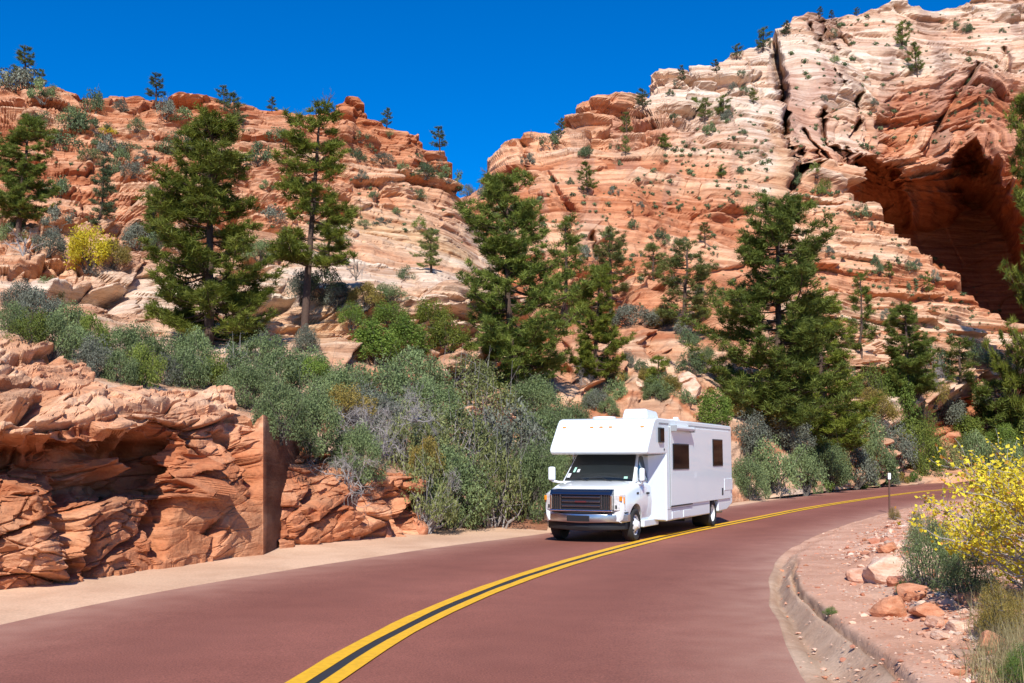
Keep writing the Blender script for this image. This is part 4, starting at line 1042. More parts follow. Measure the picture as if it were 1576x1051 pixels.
for px, b_, w_, h_, k_, m_ in sorted(TH):
    if px < 600: gp_ = 'scrub bushes overhanging the rock cut'; tl_ = 'grey green scrub bush overhanging the rock cut, '
    else: m_ = ['scrub', 'scrub2', 'scrub', 'scrub2', 'scrub', 'sage'][(px * 7 + b_) % 6]; gp_ = 'thicket bushes ' + words_(px, b_); tl_ = 'grey green thicket bush ' + words_(px, b_) + ' left of the motorhome, '
    k_ = [k_, 'open', k_, 'open2'][(px // 5 + b_) % 4]
    rowk[gp_] = rowk.get(gp_, -1) + 1; lb = tl_ + ORD[rowk[gp_]] + ' from the left'
    bush(px, b_, w_, h_, k_, m_, lb, gp_)
bush(655, 730, 60, 62, 'mid', 'ochre', 'yellow green bush growing right above the end of the right rock cut')
bush(540, 640, 95, 55, 'mid2', 'ochre', 'dull orange leaved bush in the tangle above the right rock cut', Yf=28)
bush(480, 590, 90, 45, 'mid', 'lime', 'yellow green low bush among grey scrub left of centre')
for px, b_, w_, h_ in [(575, 560, 90, 80), (625, 545, 80, 70), (600, 500, 70, 40), (690, 540, 80, 60), (665, 500, 70, 45), (540, 500, 50, 40)]:
    bush(px, b_, w_, h_, 'up' if h_ > 60 else 'mid2', 'lime' if px < 640 else 'pine', {575: 'tall fresh green shrub right of the pale bedded outcrop', 625: 'second tall fresh green shrub right of the pale bedded outcrop', 600: 'low green shrub above the two tall fresh green ones', 690: 'green shrub touching the left foot of the large central pine', 665: 'low green shrub left of the large central pine', 540: 'small green shrub at the right end of the pale bedded outcrop'}[px], 'fresh green shrubs left of the central pine')
dead(535, 745, 150, 120, 'tangle', 'tangled grey dead shrub hanging over the right rock cut')
dead(590, 690, 120, 110, 'tangle2', 'silvery dead branches at the upper left of the thicket', Yf=29)
dead(560, 660, 130, 100, 'tangle', 'fan of bare branches above the dull orange bush', Yf=27.5)
dead(640, 640, 110, 80, 'tangle2', 'pale dead twigs in the upper middle of the thicket', Yf=31)
dead(695, 745, 40, 60, 'tangle', 'small bare grey branch sticking out of the thicket face', Yf=28)
dead(480, 690, 90, 90, 'tangle2', 'dark bare branches over the corner of the sheer rock step', mt='darkwood')
# belt above the left rock cut
for i, (px, b_) in enumerate(sorted([(15, 520), (45, 535), (80, 550), (115, 560), (150, 575), (185, 585), (220, 590), (255, 588), (290, 590), (320, 590), (60, 510), (100, 520), (140, 535), (180, 545), (220, 550), (260, 560), (300, 565)])):
    b_ -= 13 if px < 130 else 0
    bush(px, b_ + 4, 62 + 10 * (i % 3), 52 + 6 * (i % 4), ['mid', 'mid2', 'mid'][i % 3], ['scrub', 'pine_dark', 'sage', 'scrub', 'scrub'][i % 5], 'low green bush in the belt above the left rock cut, ' + ORD[i] + ' from the left', 'bushes in the belt above the left rock cut')
# left ledges
LS = [(140, 408, 90, 66, 'mid2', 'gold', 'bright yellow leaved shrub on the pale ledge at the left'), (175, 405, 60, 40, 'mid', 'ochre', 'dull yellow shrub right of the bright yellow one'), (75, 388, 60, 40, 'mid', 'sage', 'grey shrub left of the bright yellow leaved shrub'), (25, 475, 60, 50, 'mid2', 'sage', 'grey shrub on the ledge at the far left edge'), (75, 470, 50, 50, 'mid2', 'scrub', 'green shrub in front of the undercut pale ledge'),
 (215, 385, 70, 45, 'mid', 'sage', 'grey purple brush between the yellow shrub and the full left pine'), (245, 350, 46, 60, 'jun', 'pine_dark', 'dark shrub against the left side of the full left pine'), (20, 372, 50, 40, 'mid', 'scrub', 'green shrub at the foot of the far left dark pine'), (400, 400, 60, 36, 'mid', 'scrub', 'green shrub behind the right side of the full left pine'), (500, 445, 70, 44, 'jun2', 'juniper', 'green bush right of the bare trunk of the tall thin pine'), (520, 470, 60, 40, 'mid', 'sage', 'grey bush at the right end of the pale bedded outcrop'), (470, 540, 46, 44, 'mid2', 'sage', 'grey bush at the foot of the tall thin pine'), (624, 430, 32, 26, 'jun2', 'juniper', 'round grey green bush on the smooth cream rock'), (465, 460, 60, 50, 'mid', 'sage', 'pale grey bush beside the trunk of the tall thin pine'), (560, 470, 60, 40, 'mid', 'ochre', 'brownish bush right of the pale bedded outcrop'), (600, 462, 60, 30, 'mid2', 'scrub', 'green bush above the fresh green clump'), (645, 350, 24, 22, 'jun', 'lime', 'yellow green bush above the lone small pine'), (645, 306, 30, 20, 'jun2', 'juniper', 'grey bush by a dark crevice on the orange ridge')]
for px, b_, w_, h_, k_, m_, lb in LS: bush(px, b_, w_, h_, k_, m_, lb)
dead(35, 392, 44, 60, 'snag', 'bare forked shrub below the far left dark pine', mt='deadwood')
dead(150, 420, 60, 44, 'tangle2', 'dark bare stems under the bright yellow leaved shrub', mt='darkwood')
dead(280, 520, 50, 30, 'tangle', 'dead twigs on the pale rock under the full left pine')
# left ridge shrubs
RL = [(120, 205, 40, 30), (170, 235, 30, 24), (110, 190, 30, 26), (145, 170, 26, 28), (158, 225, 26, 16), (185, 172, 20, 18), (187, 250, 22, 22), (150, 200, 30, 16), (195, 240, 50, 18), (255, 175, 24, 22), (290, 190, 44, 20), (272, 238, 48, 28), (300, 235, 40, 32), (225, 250, 26, 16), (140, 245, 30, 16), (90, 300, 34, 24), (175, 265, 24, 18), (205, 270, 30, 20), (235, 300, 18, 14), (395, 250, 40, 26), (60, 200, 34, 26), (30, 140, 60, 30), (65, 150, 30, 26), (78, 150, 20, 16), (95, 230, 44, 24), (90, 345, 34, 24), (210, 200, 22, 18), (430, 215, 30, 16), (555, 215, 20, 12), (590, 250, 30, 14), (620, 268, 20, 16), (640, 258, 26, 20), (655, 272, 28, 20), (670, 262, 18, 18), (690, 275, 28, 18), (705, 255, 22, 20), (575, 305, 14, 10), (556, 275, 16, 12), (600, 210, 14, 10), (550, 245, 20, 14), (700, 290, 18, 14), (720, 300, 18, 16), (610, 330, 12, 10), (570, 230, 16, 10), (250, 380, 30, 30), (420, 340, 30, 20), (410, 290, 16, 12), (440, 375, 24, 22), (520, 375, 30, 14), (590, 345, 24, 10), (560, 348, 18, 10)]
for i, (px, b_, w_, h_) in enumerate(RL):
    area = 'upper left ridge' if px < 400 and b_ < 240 else 'middle of the left slope' if px < 520 else 'ridge descending to the notch'
    bush(px, b_, w_ * 1.5, h_ * 1.4, ['small', 'small2', 'jun2'][i % 3], ['juniper', 'sage', 'scrub', 'juniper'][i % 4], 'grey green shrub growing from a ledge on the ' + area, 'shrubs on the ' + area)
bush(165, 205, 30, 14, 'small', 'gold', 'small yellow bush near the skyline at the left'); bush(12, 112, 26, 24, 'small2', 'gold', 'yellow bush on the skyline at the far left corner')
# notch and right mountain
rr = random.Random(11)
def scatter(n_, poly, wr, name_area, mats_, kinds=('small', 'small2'), hf=0.75, seed=1):
    r_ = random.Random(seed); k = 0; tries = 0
    xs = [p[0] for p in poly]; ys = [p[1] for p in poly]
    while k < n_ and tries < n_ * 20:
        tries += 1
        x = r_.uniform(min(xs), max(xs)); y = r_.uniform(min(ys), max(ys))
        ins = False; j = len(poly) - 1
        for i in range(len(poly)):
            if (poly[i][1] > y) != (poly[j][1] > y) and x < (poly[j][0] - poly[i][0]) * (y - poly[i][1]) / (poly[j][1] - poly[i][1]) + poly[i][0]: ins = not ins
            j = i
        if not ins: continue
        w_ = r_.uniform(*wr) * (1.5 if r_.random() < 0.12 else 1)
        if bush(x, y, w_ * 1.3, 1.3 * w_ * hf * r_.uniform(0.7, 1.2), r_.choice(kinds), r_.choice(mats_), 'small shrub on the ' + name_area, 'shrubs on the ' + name_area): k += 1
J = ['juniper', 'juniper', 'scrub', 'sage']
scatter(8, [(735, 290), (790, 280), (800, 400), (740, 400)], (16, 30), 'gully below the notch of sky', J, seed=2)
scatter(12, [(790, 230), (900, 210), (960, 330), (900, 400), (800, 330)], (9, 20), 'orange knob right of the notch', J, seed=3)
scatter(12, [(900, 190), (1180, 180), (1180, 330), (920, 350)], (7, 16), 'pale upper face of the right mountain', J, seed=4)
scatter(12, [(1020, 135), (1180, 110), (1180, 210), (1030, 200)], (10, 20), 'ledges under the white caps', J, seed=5)
scatter(14, [(880, 350), (1160, 340), (1160, 480), (880, 480)], (9, 22), 'lower orange slope right of the central pine', J, seed=6)
scatter(16, [(1225, 300), (1290, 300), (1420, 410), (1530, 500), (1500, 520), (1230, 500)], (10, 22), 'banded apron below the alcove', J, seed=7)
scatter(8, [(1205, 265), (1290, 265), (1300, 300), (1215, 340)], (14, 24), 'green pocket at the foot of the long cleft', ['juniper', 'scrub', 'pine_dark'], seed=8)
scatter(12, [(1230, 40), (1570, 20), (1570, 130), (1350, 170), (1240, 160)], (8, 17), 'white upper slope at the top right', J, seed=9)
scatter(5, [(1330, 190), (1560, 140), (1570, 230), (1400, 230)], (8, 16), 'cross bedded roof above the alcove', J, seed=10)
# mid slope right of the big central pine
scatter(24, [(880, 500), (1130, 500), (1130, 640), (900, 640)], (20, 42), 'pale slickrock above the motorhome', ['juniper', 'sage', 'scrub', 'ochre', 'scrub'], ('mid', 'mid2', 'small'), 0.8, seed=12)
bush(1100, 655, 60, 66, 'up', 'lime', 'upright yellow green shrub directly above the tail of the motorhome'); bush(940, 590, 44, 40, 'mid', 'ochre', 'yellow autumn shrub below the yellowish green pine'); bush(975, 500, 90, 34, 'mid', 'sage', 'wide blue grey bush on the slope left of the sparse olive pine'); bush(1075, 495, 60, 30, 'mid', 'pine', 'dense green bush at the foot of the sparse olive pine'); bush(1118, 540, 26, 26, 'jun', 'lime', 'round yellow green bush on pale rock near the biggest pine'); bush(1060, 575, 46, 44, 'jun', 'juniper', 'blue green bush on pale rock above the motorhome roof'); bush(968, 565, 26, 30, 'mid2', 'sage', 'spiky grey bush on pale rock left of the little bushy pine')
dead(905, 590, 60, 50, 'tangle2', 'bare brush beside the trunk base of the yellowish green pine')
# right hand roadside
RR = [(1150, 765, 70, 70), (1190, 757, 80, 90), (1235, 752, 80, 70), (1275, 748, 80, 80), (1315, 742, 70, 60), (1350, 738, 70, 70), (1150, 700, 80, 70), (1210, 690, 90, 70), (1320, 690, 90, 70), (1270, 690, 80, 60), (1380, 715, 70, 70), (1180, 660, 80, 60), (1345, 650, 70, 60), (1140, 640, 60, 50)]
for i, (px, b_, w_, h_) in enumerate(sorted(RR)):
    low = b_ > 735; kk_ = 'low' if low else 'high'; rowk[kk_] = rowk.get(kk_, -1) + 1
    bush(px, b_, w_, h_, ['mid', 'mid2', 'big'][i % 3], ['scrub', 'sage', 'scrub', 'ochre'][i % 4], 'brushy grey green shrub ' + ('lining the far road, ' if low else 'under the big right-hand pines, ') + ORD[rowk[kk_]] + ' from the motorhome', 'shrubs ' + ('lining the far road' if low else 'under the big right pines'))
bush(1278, 722, 60, 50, 'mid', 'ochre', 'olive yellow bush beyond the far road in front of the big pines'); bush(1382, 665, 66, 130, 'up', 'lime', 'tall bright green leafy shrub right of the big pines'); bush(1410, 610, 50, 60, 'up', 'lime', 'thin fresh green shrub behind the tall bright green one')
bush(1440, 620, 50, 44, 'mid', 'ochre', 'brownish yellow shrub among the trees at the right'); bush(1475, 668, 40, 50, 'mid2', 'ochre', 'yellowish thin shrub left of the dark low pine'); bush(1455, 650, 70, 50, 'mid', 'sage', 'blue grey shrub in the middle of the right-hand brush'); bush(1420, 725, 80, 90, 'big2', 'pine_dark', 'deep dark bush where the far road disappears'); bush(1560, 660, 70, 60, 'mid', 'juniper', 'grey green shrub at the right edge above the dark low pine'); bush(1500, 625, 60, 40, 'mid', 'scrub', 'green shrub below the grey bare shrub at the right'); bush(1500, 720, 60, 60, 'mid', 'scrub', 'green shrub behind the yellow leaved shrub at the right'); bush(1565, 735, 60, 60, 'mid2', 'scrub', 'green shrub at the right edge above the yellow leaves')
for px, b_, w_, h_, k_, m_, lb in [(1490, 690, 60, 60, 'up', 'pine_dark', 'dark green shrub between the two rocks at the right'), (1395, 690, 60, 60, 'jun', 'pine_dark', 'dark shrub behind the tall bright green one'), (1450, 720, 60, 50, 'open', 'scrub2', 'olive shrub above the far end of the road'), (1530, 730, 70, 50, 'open', 'scrub2', 'olive shrub over the yellow leaves at the right'), (1475, 745, 60, 50, 'open2', 'ochre', 'brownish thin shrub over the far end of the road'), (1545, 700, 60, 50, 'mid', 'lime', 'fresh green bush below the pale flat rock at the right'), (1415, 660, 50, 60, 'jun2', 'pine_dark', 'deep green shrub left of the brownish yellow one'), (1575, 700, 60, 70, 'jun', 'pine_dark', 'dark bush at the very right edge above the road'), (1520, 655, 50, 50, 'up', 'pine_dark', 'dark upright shrub beside the hazy bare shrub'), (1340, 610, 60, 60, 'jun2', 'pine_dark', 'dark juniper below the thin upright pine'), (1430, 570, 60, 60, 'jun', 'juniper', 'juniper between the dark broad pine and the small rounded pine'), (1300, 600, 50, 50, 'jun', 'juniper', 'juniper right of the bushy pine top'), (1500, 560, 50, 40, 'jun2', 'juniper', 'low juniper under the mouth of the alcove'), (1545, 570, 60, 50, 'jun', 'juniper', 'juniper at the foot of the tall edge pine')]: bush(px, b_, w_, h_, k_, m_, lb)
dead(1535, 630, 80, 90, 'tangle', 'hazy pale grey bare shrub at the right in front of orange stone'); dead(1440, 600, 60, 80, 'tangle2', 'grey bare shrub against the dark broad pine'); dead(1430, 700, 70, 60, 'tangle', 'dead tangle by the shaded rocks at the right'); dead(1170, 735, 70, 60, 'tangle', 'bare grey branches right of the motorhome tail'); dead(1230, 700, 60, 50, 'tangle2', 'bare twigs under the biggest right-hand pine')
for i, px in enumerate(range(1136, 1420, 17)):
    b_ = float(np.interp(px, [1128, 1196, 1256, 1362, 1422], [775, 765, 756, 745, 740]))
    bush(px, b_ + 1, 26, 20, ['small', 'small2'][i % 2], ['ochre', 'grass', 'scrub', 'lime', 'sage'][i % 5], 'low tuft of weed on the far verge, ' + ORD[i] + ' from the motorhome', 'weeds along the far verge', 'weed', 'weed')

# beyond the countable ones: the many dots of low scrub on the far ledges, one object
def far_scrub(regions):
    r_ = np.random.default_rng(77); Vs = []; Fs = []; Cs = []; n0 = 0
    for n_, x0, x1, y0, y1, cond in regions:
        k = 0
        for _ in range(n_ * 6):
            if k >= n_: break
            x, y = r_.uniform(x0, x1), r_.uniform(y0, y1)
            if not cond(x, y): continue
            d_ = cast(Vector((0, 0, EYE)), Vector(ray(x, y)).normalized())
            if not d_: continue
            p = d_[0]; k += 1
            R_ = (2.0 + 5.5 * r_.random() ** 2.2) / F_PX * p.y
            m_ = 60
            u = r_.normal(size=(m_, 3)); u /= np.linalg.norm(u, axis=1, keepdims=True)
            C_ = np.array(p) + u * R_ * np.array([1, 1, 0.7]) * r_.uniform(0.3, 1, (m_, 1)) + [0, 0, R_ * 0.35]
            V, F_, c_ = leaves(C_, u, np.full(m_, R_ * 0.45), r_, np.clip(r_.random(m_) * 0.6 + 0.4 * r_.random(), 0, 1), 0.8)
            Vs.append(V); Fs.append(F_ + n0); Cs.append(c_); n0 += len(V)
    return mesh_np('distant_scrub', np.concatenate(Vs), np.concatenate(Fs), [M['juniper']], cols=np.concatenate(Cs))
ok = lambda x, y: True
me = far_scrub([(150, 760, 1180, 340, 480, ok), (220, 900, 1190, 170, 340, lambda x, y: y > 350 - 0.75 * (x - 860)), (240, 1220, 1540, 290, 520, lambda x, y: y > 292 + 0.72 * (x - 1290)), (220, 1210, 1576, 20, 240, lambda x, y: x > 1210), (170, 0, 720, 150, 380, lambda x, y: True), (70, 740, 900, 280, 400, ok)])
tag(link('distant_scrub', me), 'dots of low dark green scrub scattered over the far rock ledges', 'scrub', kind='stuff')
# ------------------------------------------------------------------ motorhome
# local axes: +x points backwards from the front bumper, y to the vehicle's left, z up
M['white'] = plain('white gelcoat', (0.77, 0.85, 0.86), 0.28, coat=0.4, var=0.015, vscale=0.8)
M['whitecab'] = plain('white cab paint', (0.78, 0.82, 0.83), 0.25, coat=0.7)
M['chrome'] = plain('chrome', (0.75, 0.76, 0.78), 0.12, 1.0)
M['dchrome'] = plain('dark chrome', (0.22, 0.23, 0.25), 0.22, 1.0)
M['black'] = plain('black plastic', (0.012, 0.012, 0.013), 0.5)
M['rubber'] = plain('tyre rubber', (0.022, 0.021, 0.021), 0.85, var=0.2)
M['greyp'] = plain('grey seal', (0.28, 0.29, 0.30), 0.5)
M['amber'] = plain('amber lens', (0.75, 0.25, 0.015), 0.2, coat=0.6)
M['rust_red'] = plain('dull red badge', (0.10, 0.02, 0.02), 0.3)
M['redl'] = plain('red lens', (0.4, 0.015, 0.015), 0.2, coat=0.5)
M['glass'] = plain('tinted glass', (0.008, 0.011, 0.012), 0.04, spec=0.7, coat=0.3)
M['glassg'] = plain('pale green cab glass', (0.10, 0.17, 0.16), 0.05, spec=0.8, coat=0.3)
M['lamp'] = plain('headlamp lens', (0.66, 0.66, 0.66), 0.15, 0.25, coat=0.6, var=0.5, vscale=16)
M['bronze'] = plain('bronze tinted window', (0.008, 0.006, 0.006), 0.06, spec=0.18)
M['bronze'].node_tree.nodes['Principled BSDF'].inputs['IOR'].default_value = 1.13
M['rim'] = plain('white wheel rim', (0.72, 0.72, 0.71), 0.35)
M['sticker'] = plain('pale green sticker', (0.35, 0.62, 0.48), 0.5)
M['paper'] = plain('white sticker', (0.6, 0.62, 0.62), 0.5)
HX, HY = 1.564, 25.092; YAW = 0.436
mh = empty('motorhome', (HX, HY, 0.03))
# +x local = backwards = (sin yaw, cos yaw); +y local = vehicle's left in the picture = (cos yaw, -sin yaw)
mh.matrix_world = Matrix(((math.sin(YAW), math.cos(YAW), 0, HX), (math.cos(YAW), -math.sin(YAW), 0, HY), (0, 0, 1, 0.035), (0, 0, 0, 1)))
# (that frame is left-handed, so meshes are built with y mirrored through part())
mh.rotation_mode = 'XYZ'
mh.matrix_world = Matrix.Translation((HX, HY, 0.035)) @ Matrix.Rotation(PI / 2 - YAW, 4, 'Z')
tag(mh, 'white class C motorhome with cab-over bunk and chrome grille driving towards the camera', 'motorhome')
def bm_obj(name, bm, m, parent=mh, bev=0, seg_=2, smooth=False, ang=30):
    """y is flipped so that +y means the vehicle's left, the side that faces the camera"""
    for v in bm.verts: v.co.y = -v.co.y
    bmesh.ops.reverse_faces(bm, faces=bm.faces)
    bmesh.ops.recalc_face_normals(bm, faces=bm.faces)
    me = bpy.data.meshes.new(name); bm.to_mesh(me); bm.free()
    me.materials.append(m)
    o = link(name, me, parent)
    if bev:
        md = o.modifiers.new('bevel', 'BEVEL'); md.width = bev; md.segments = seg_; md.limit_method = 'ANGLE'; md.angle_limit = math.radians(ang)
        smooth = True
    if smooth:
        for p in me.polygons: p.use_smooth = True
        if hasattr(me, 'set_sharp_from_angle') and not bev: me.set_sharp_from_angle(angle=math.radians(35))
        elif bev:
            md.harden_normals = True
    return o
def bx(bm, x0, x1, y0, y1, z0, z1):
    vs = [bm.verts.new((x, y, z)) for x in (x0, x1) for y in (y0, y1) for z in (z0, z1)]
    for f in ((0, 1, 3, 2), (4, 6, 7, 5), (0, 4, 5, 1), (2, 3, 7, 6), (0, 2, 6, 4), (1, 5, 7, 3)): bm.faces.new([vs[i] for i in f])
    return vs
def box(name, m, x0, x1, y0, y1, z0, z1, parent=mh, bev=0):
    bm = bmesh.new(); bx(bm, x0, x1, y0, y1, z0, z1)
    return bm_obj(name, bm, m, parent, bev)
def prism(bm, prof, y0, y1, f0=None):
    """profile in x,z extruded across y"""
    a = [bm.verts.new((x, y0, z)) for x, z in prof]; b_ = [bm.verts.new((x, y1, z)) for x, z in prof]
    bm.faces.new(a); bm.faces.new(b_[::-1])
    for i in range(len(prof)):
        j = (i + 1) % len(prof); bm.faces.new((a[i], b_[i], b_[j], a[j]))
def rod(name, m, pts, r, parent=mh, sides=8):
    V, Fq = tube(np.array(pts, float), r, sides)
    bm = bmesh.new(); vs = [bm.verts.new(v) for v in V]
    for f in Fq: bm.faces.new([vs[i] for i in f])
    n_ = len(pts)
    bm.faces.new(vs[:sides]); bm.faces.new(vs[-sides:][::-1])
    return bm_obj(name, bm, m, parent, smooth=True)
WH = 1.24; HT = 2.87; HB = 2.02; LEN = 9.24; SK = 0.38; C0 = 2.6; AX1 = 0.93; AX2 = 7.10
house = [(C0, SK), (6.62, SK), (6.66, 0.86), (6.78, 0.93), (7.42, 0.93), (7.54, 0.86), (7.58, SK + 0.02), (8.55, 0.42), (LEN - 0.04, 0.58), (LEN, 0.66), (LEN, HT - 0.06), (LEN - 0.06, HT),
 (1.88, HT + 0.01), (1.72, HT - 0.03), (1.62, HT - 0.12), (1.16, 2.19), (1.12, 2.11), (1.14, 2.04), (1.22, HB - 0.02), (C0, HB)]
bm = bmesh.new(); prism(bm, house, -WH, WH)
hb = bm_obj('house_body', bm, M['white'], bev=0.06, seg_=3, ang=20)
# fairing between cab and house
bm = bmesh.new()
sec = [(2.02, 0.985), (C0 + 0.005, WH - 0.015)]
for sg in (-1, 1):
    p = [(2.0, 0.97 * sg, 0.45), (2.0, 0.97 * sg, 1.98), (C0 + 0.02, (WH - 0.02) * sg, HB), (C0 + 0.02, (WH - 0.02) * sg, SK + 0.02), (2.0, 0.5 * sg, 0.45), (2.0, 0.5 * sg, 1.98), (C0 + 0.02, 0.5 * sg, HB), (C0 + 0.02, 0.5 * sg, SK + 0.02)]
    v = [bm.verts.new(q) for q in p]
    for f in ((0, 1, 2, 3), (7, 6, 5, 4), (0, 4, 5, 1), (3, 2, 6, 7), (1, 5, 6, 2), (0, 3, 7, 4)): bm.faces.new([v[i] for i in f])
bm_obj('cab_fairing', bm, M['white'], bev=0.02)
# cab: lofted lower body with hood
def loft(stations, sym=True):
    bm = bmesh.new(); rows = []
    for x, half in stations:
        pts = [(y, z) for y, z in half] + [(-y, z) for y, z in half[::-1] if y > 0.001]
        rows.append([bm.verts.new((x, y, z)) for y, z in pts])
    for a, b_ in zip(rows[:-1], rows[1:]):
        for i in range(len(a)):
            j = (i + 1) % len(a); bm.faces.new((a[i], a[j], b_[j], b_[i]))
    bm.faces.new(rows[0]); bm.faces.new(rows[-1][::-1])
    return bm
def sect(zb, yb, ys, zs, yt, zt, zc):
    return [(yb, zb), (ys, zb + 0.12), (ys + 0.015, (zb + zs) / 2), (ys, zs - 0.08), (ys - 0.035, zs), (yt, zt), (yt * 0.55, (zt + zc) / 2 + 0.012), (0, zc)]
st_ = [(0.13, sect(0.50, 0.84, 0.90, 1.08, 0.72, 1.18, 1.205)), (0.20, sect(0.46, 0.90, 0.945, 1.11, 0.76, 1.215, 1.24)), (0.45, sect(0.46, 0.93, 0.985, 1.16, 0.80, 1.265, 1.295)), (0.80, sect(0.46, 0.95, 1.0, 1.22, 0.83, 1.315, 1.345)), (1.14, sect(0.46, 0.95, 1.0, 1.27, 0.86, 1.355, 1.385)), (1.4, sect(0.46, 0.95, 1.0, 1.30, 0.93, 1.345, 1.39)), (2.05, sect(0.46, 0.95, 1.0, 1.30, 0.94, 1.345, 1.39)), (2.5, sect(0.46, 0.93, 0.97, 1.30, 0.9, 1.34, 1.38))]
bm = loft(st_)
cab = bm_obj('cab_body', bm, M['whitecab'], smooth=True)
def cyl_bm(cx, cz, r, y0, y1, n_=40):
    bm = bmesh.new(); a = []; b_ = []
    for i in range(n_):
        t = 2 * PI * i / n_; a.append(bm.verts.new((cx + r * math.cos(t), y0, cz + r * math.sin(t)))); b_.append(bm.verts.new((cx + r * math.cos(t), y1, cz + r * math.sin(t))))
    bm.faces.new(a); bm.faces.new(b_[::-1])
    for i in range(n_): j = (i + 1) % n_; bm.faces.new((a[i], b_[i], b_[j], a[j]))
    return bm
cut_ = bm_obj('cutter', cyl_bm(AX1, 0.40, 0.475, -1.3, 1.3), M['black'])
md = cab.modifiers.new('arch', 'BOOLEAN'); md.object = cut_; md.operation = 'DIFFERENCE'; md.solver = 'EXACT'
bpy.context.view_layer.update()
dg = bpy.context.evaluated_depsgraph_get()
nm = bpy.data.meshes.new_from_object(cab.evaluated_get(dg))
cab.modifiers.clear(); cab.data = nm; nm.materials.clear(); nm.materials.append(M['whitecab']); nm.materials.append(M['black'])
for p in nm.polygons: p.material_index = 0; p.use_smooth = True
nm.set_sharp_from_angle(angle=math.radians(32))
bpy.data.objects.remove(cut_)
# greenhouse
def frustum(bm, b4, t4):
    v = [bm.verts.new(q) for q in b4] + [bm.verts.new(q) for q in t4]
    for f in ((0, 1, 2, 3), (7, 6, 5, 4), (0, 4, 5, 1), (1, 5, 6, 2), (2, 6, 7, 3), (3, 7, 4, 0)): bm.faces.new([v[i] for i in f])
gb = [(1.10, -0.93, 1.33), (1.10, 0.93, 1.33), (2.5, 0.97, 1.33), (2.5, -0.97, 1.33)]
gt = [(1.80, -0.80, 2.04), (1.80, 0.80, 2.04), (2.5, 0.82, 2.04), (2.5, -0.82, 2.04)]
bm = bmesh.new(); frustum(bm, gb, gt)
bm_obj('cab_roof', bm, M['whitecab'], bev=0.05, seg_=3)
def lerp3(a, b_, t): return tuple(a[i] + (b_[i] - a[i]) * t for i in range(3))
def panel(name, m, quad, lift, depth=0.006, parent=mh, n_=10, bow=0.0, inset=None, bev=0):
    """thin bowed panel on a quad (bl, br, tr, tl)"""
    bl, br, tr_, tl = [Vector(q) for q in quad]
    nn_ = (br - bl).cross(tl - bl).normalized() * lift
    bm = bmesh.new(); rows = []
    for j in range(5):
        v_ = j / 4; row = []
        for i in range(n_ + 1):
            u_ = i / n_
            p = (bl * (1 - u_) + br * u_) * (1 - v_) + (tl * (1 - u_) + tr_ * u_) * v_
            p = p + nn_ + nn_.normalized() * bow * (1 - (2 * u_ - 1) ** 2)
            row.append(bm.verts.new(p))
        rows.append(row)
    fs = []
    for a, b_ in zip(rows[:-1], rows[1:]):
        for i in range(n_): fs.append(bm.faces.new((a[i], a[i + 1], b_[i + 1], b_[i])))
    r_ = bmesh.ops.extrude_face_region(bm, geom=fs)
    for v in [g for g in r_['geom'] if isinstance(g, bmesh.types.BMVert)]: v.co -= nn_.normalized() * depth
    return bm_obj(name, bm, m, parent, smooth=True)
# windshield: front face of the greenhouse (normal points forward, -x)
fl, fr, tr_, tl = gb[1], gb[0], gt[0], gt[1]
def inq(bl, br, tr__, tl_, a, b_, c_, d):
    P = lambda u_, v_: tuple(((Vector(bl) * (1 - u_) + Vector(br) * u_) * (1 - v_) + (Vector(tl_) * (1 - u_) + Vector(tr__) * u_) * v_))
    return [P(a, c_), P(b_, c_), P(b_, d), P(a, d)]
ws = panel('windshield', M['glass'], inq(fl, fr, tr_, tl, 0.035, 0.965, 0.055, 0.97), -0.022 if False else 0.02, 0.02, bow=0.035, n_=14)
# stickers and the parked wipers
for (u_, v_, du, dv, mm_) in ((0.10, 0.10, 0.05, 0.07, 'sticker'), (0.80, 0.30, 0.035, 0.10, 'paper'), (0.90, 0.12, 0.045, 0.14, 'paper'), (0.86, 0.30, 0.03, 0.16, 'sticker')):
    panel('sticker', M[mm_], inq(fl, fr, tr_, tl, u_, u_ + du, v_, v_ + dv), 0.05 if u_ < 0.5 else 0.052, 0.002, parent=mh, n_=1)
W_ = lambda u_, v_, k: tuple(Vector(inq(fl, fr, tr_, tl, u_, u_, v_, v_)[0]) + Vector((-0.7, 0, 0.7)) * k)
rod('wiper', M['black'], [W_(0.30, 0.0, 0.06), W_(0.45, 0.10, 0.065), W_(0.62, 0.08, 0.065)], 0.009)
rod('wiper', M['black'], [W_(0.62, 0.0, 0.06), W_(0.76, 0.10, 0.065), W_(0.90, 0.08, 0.065)], 0.009)
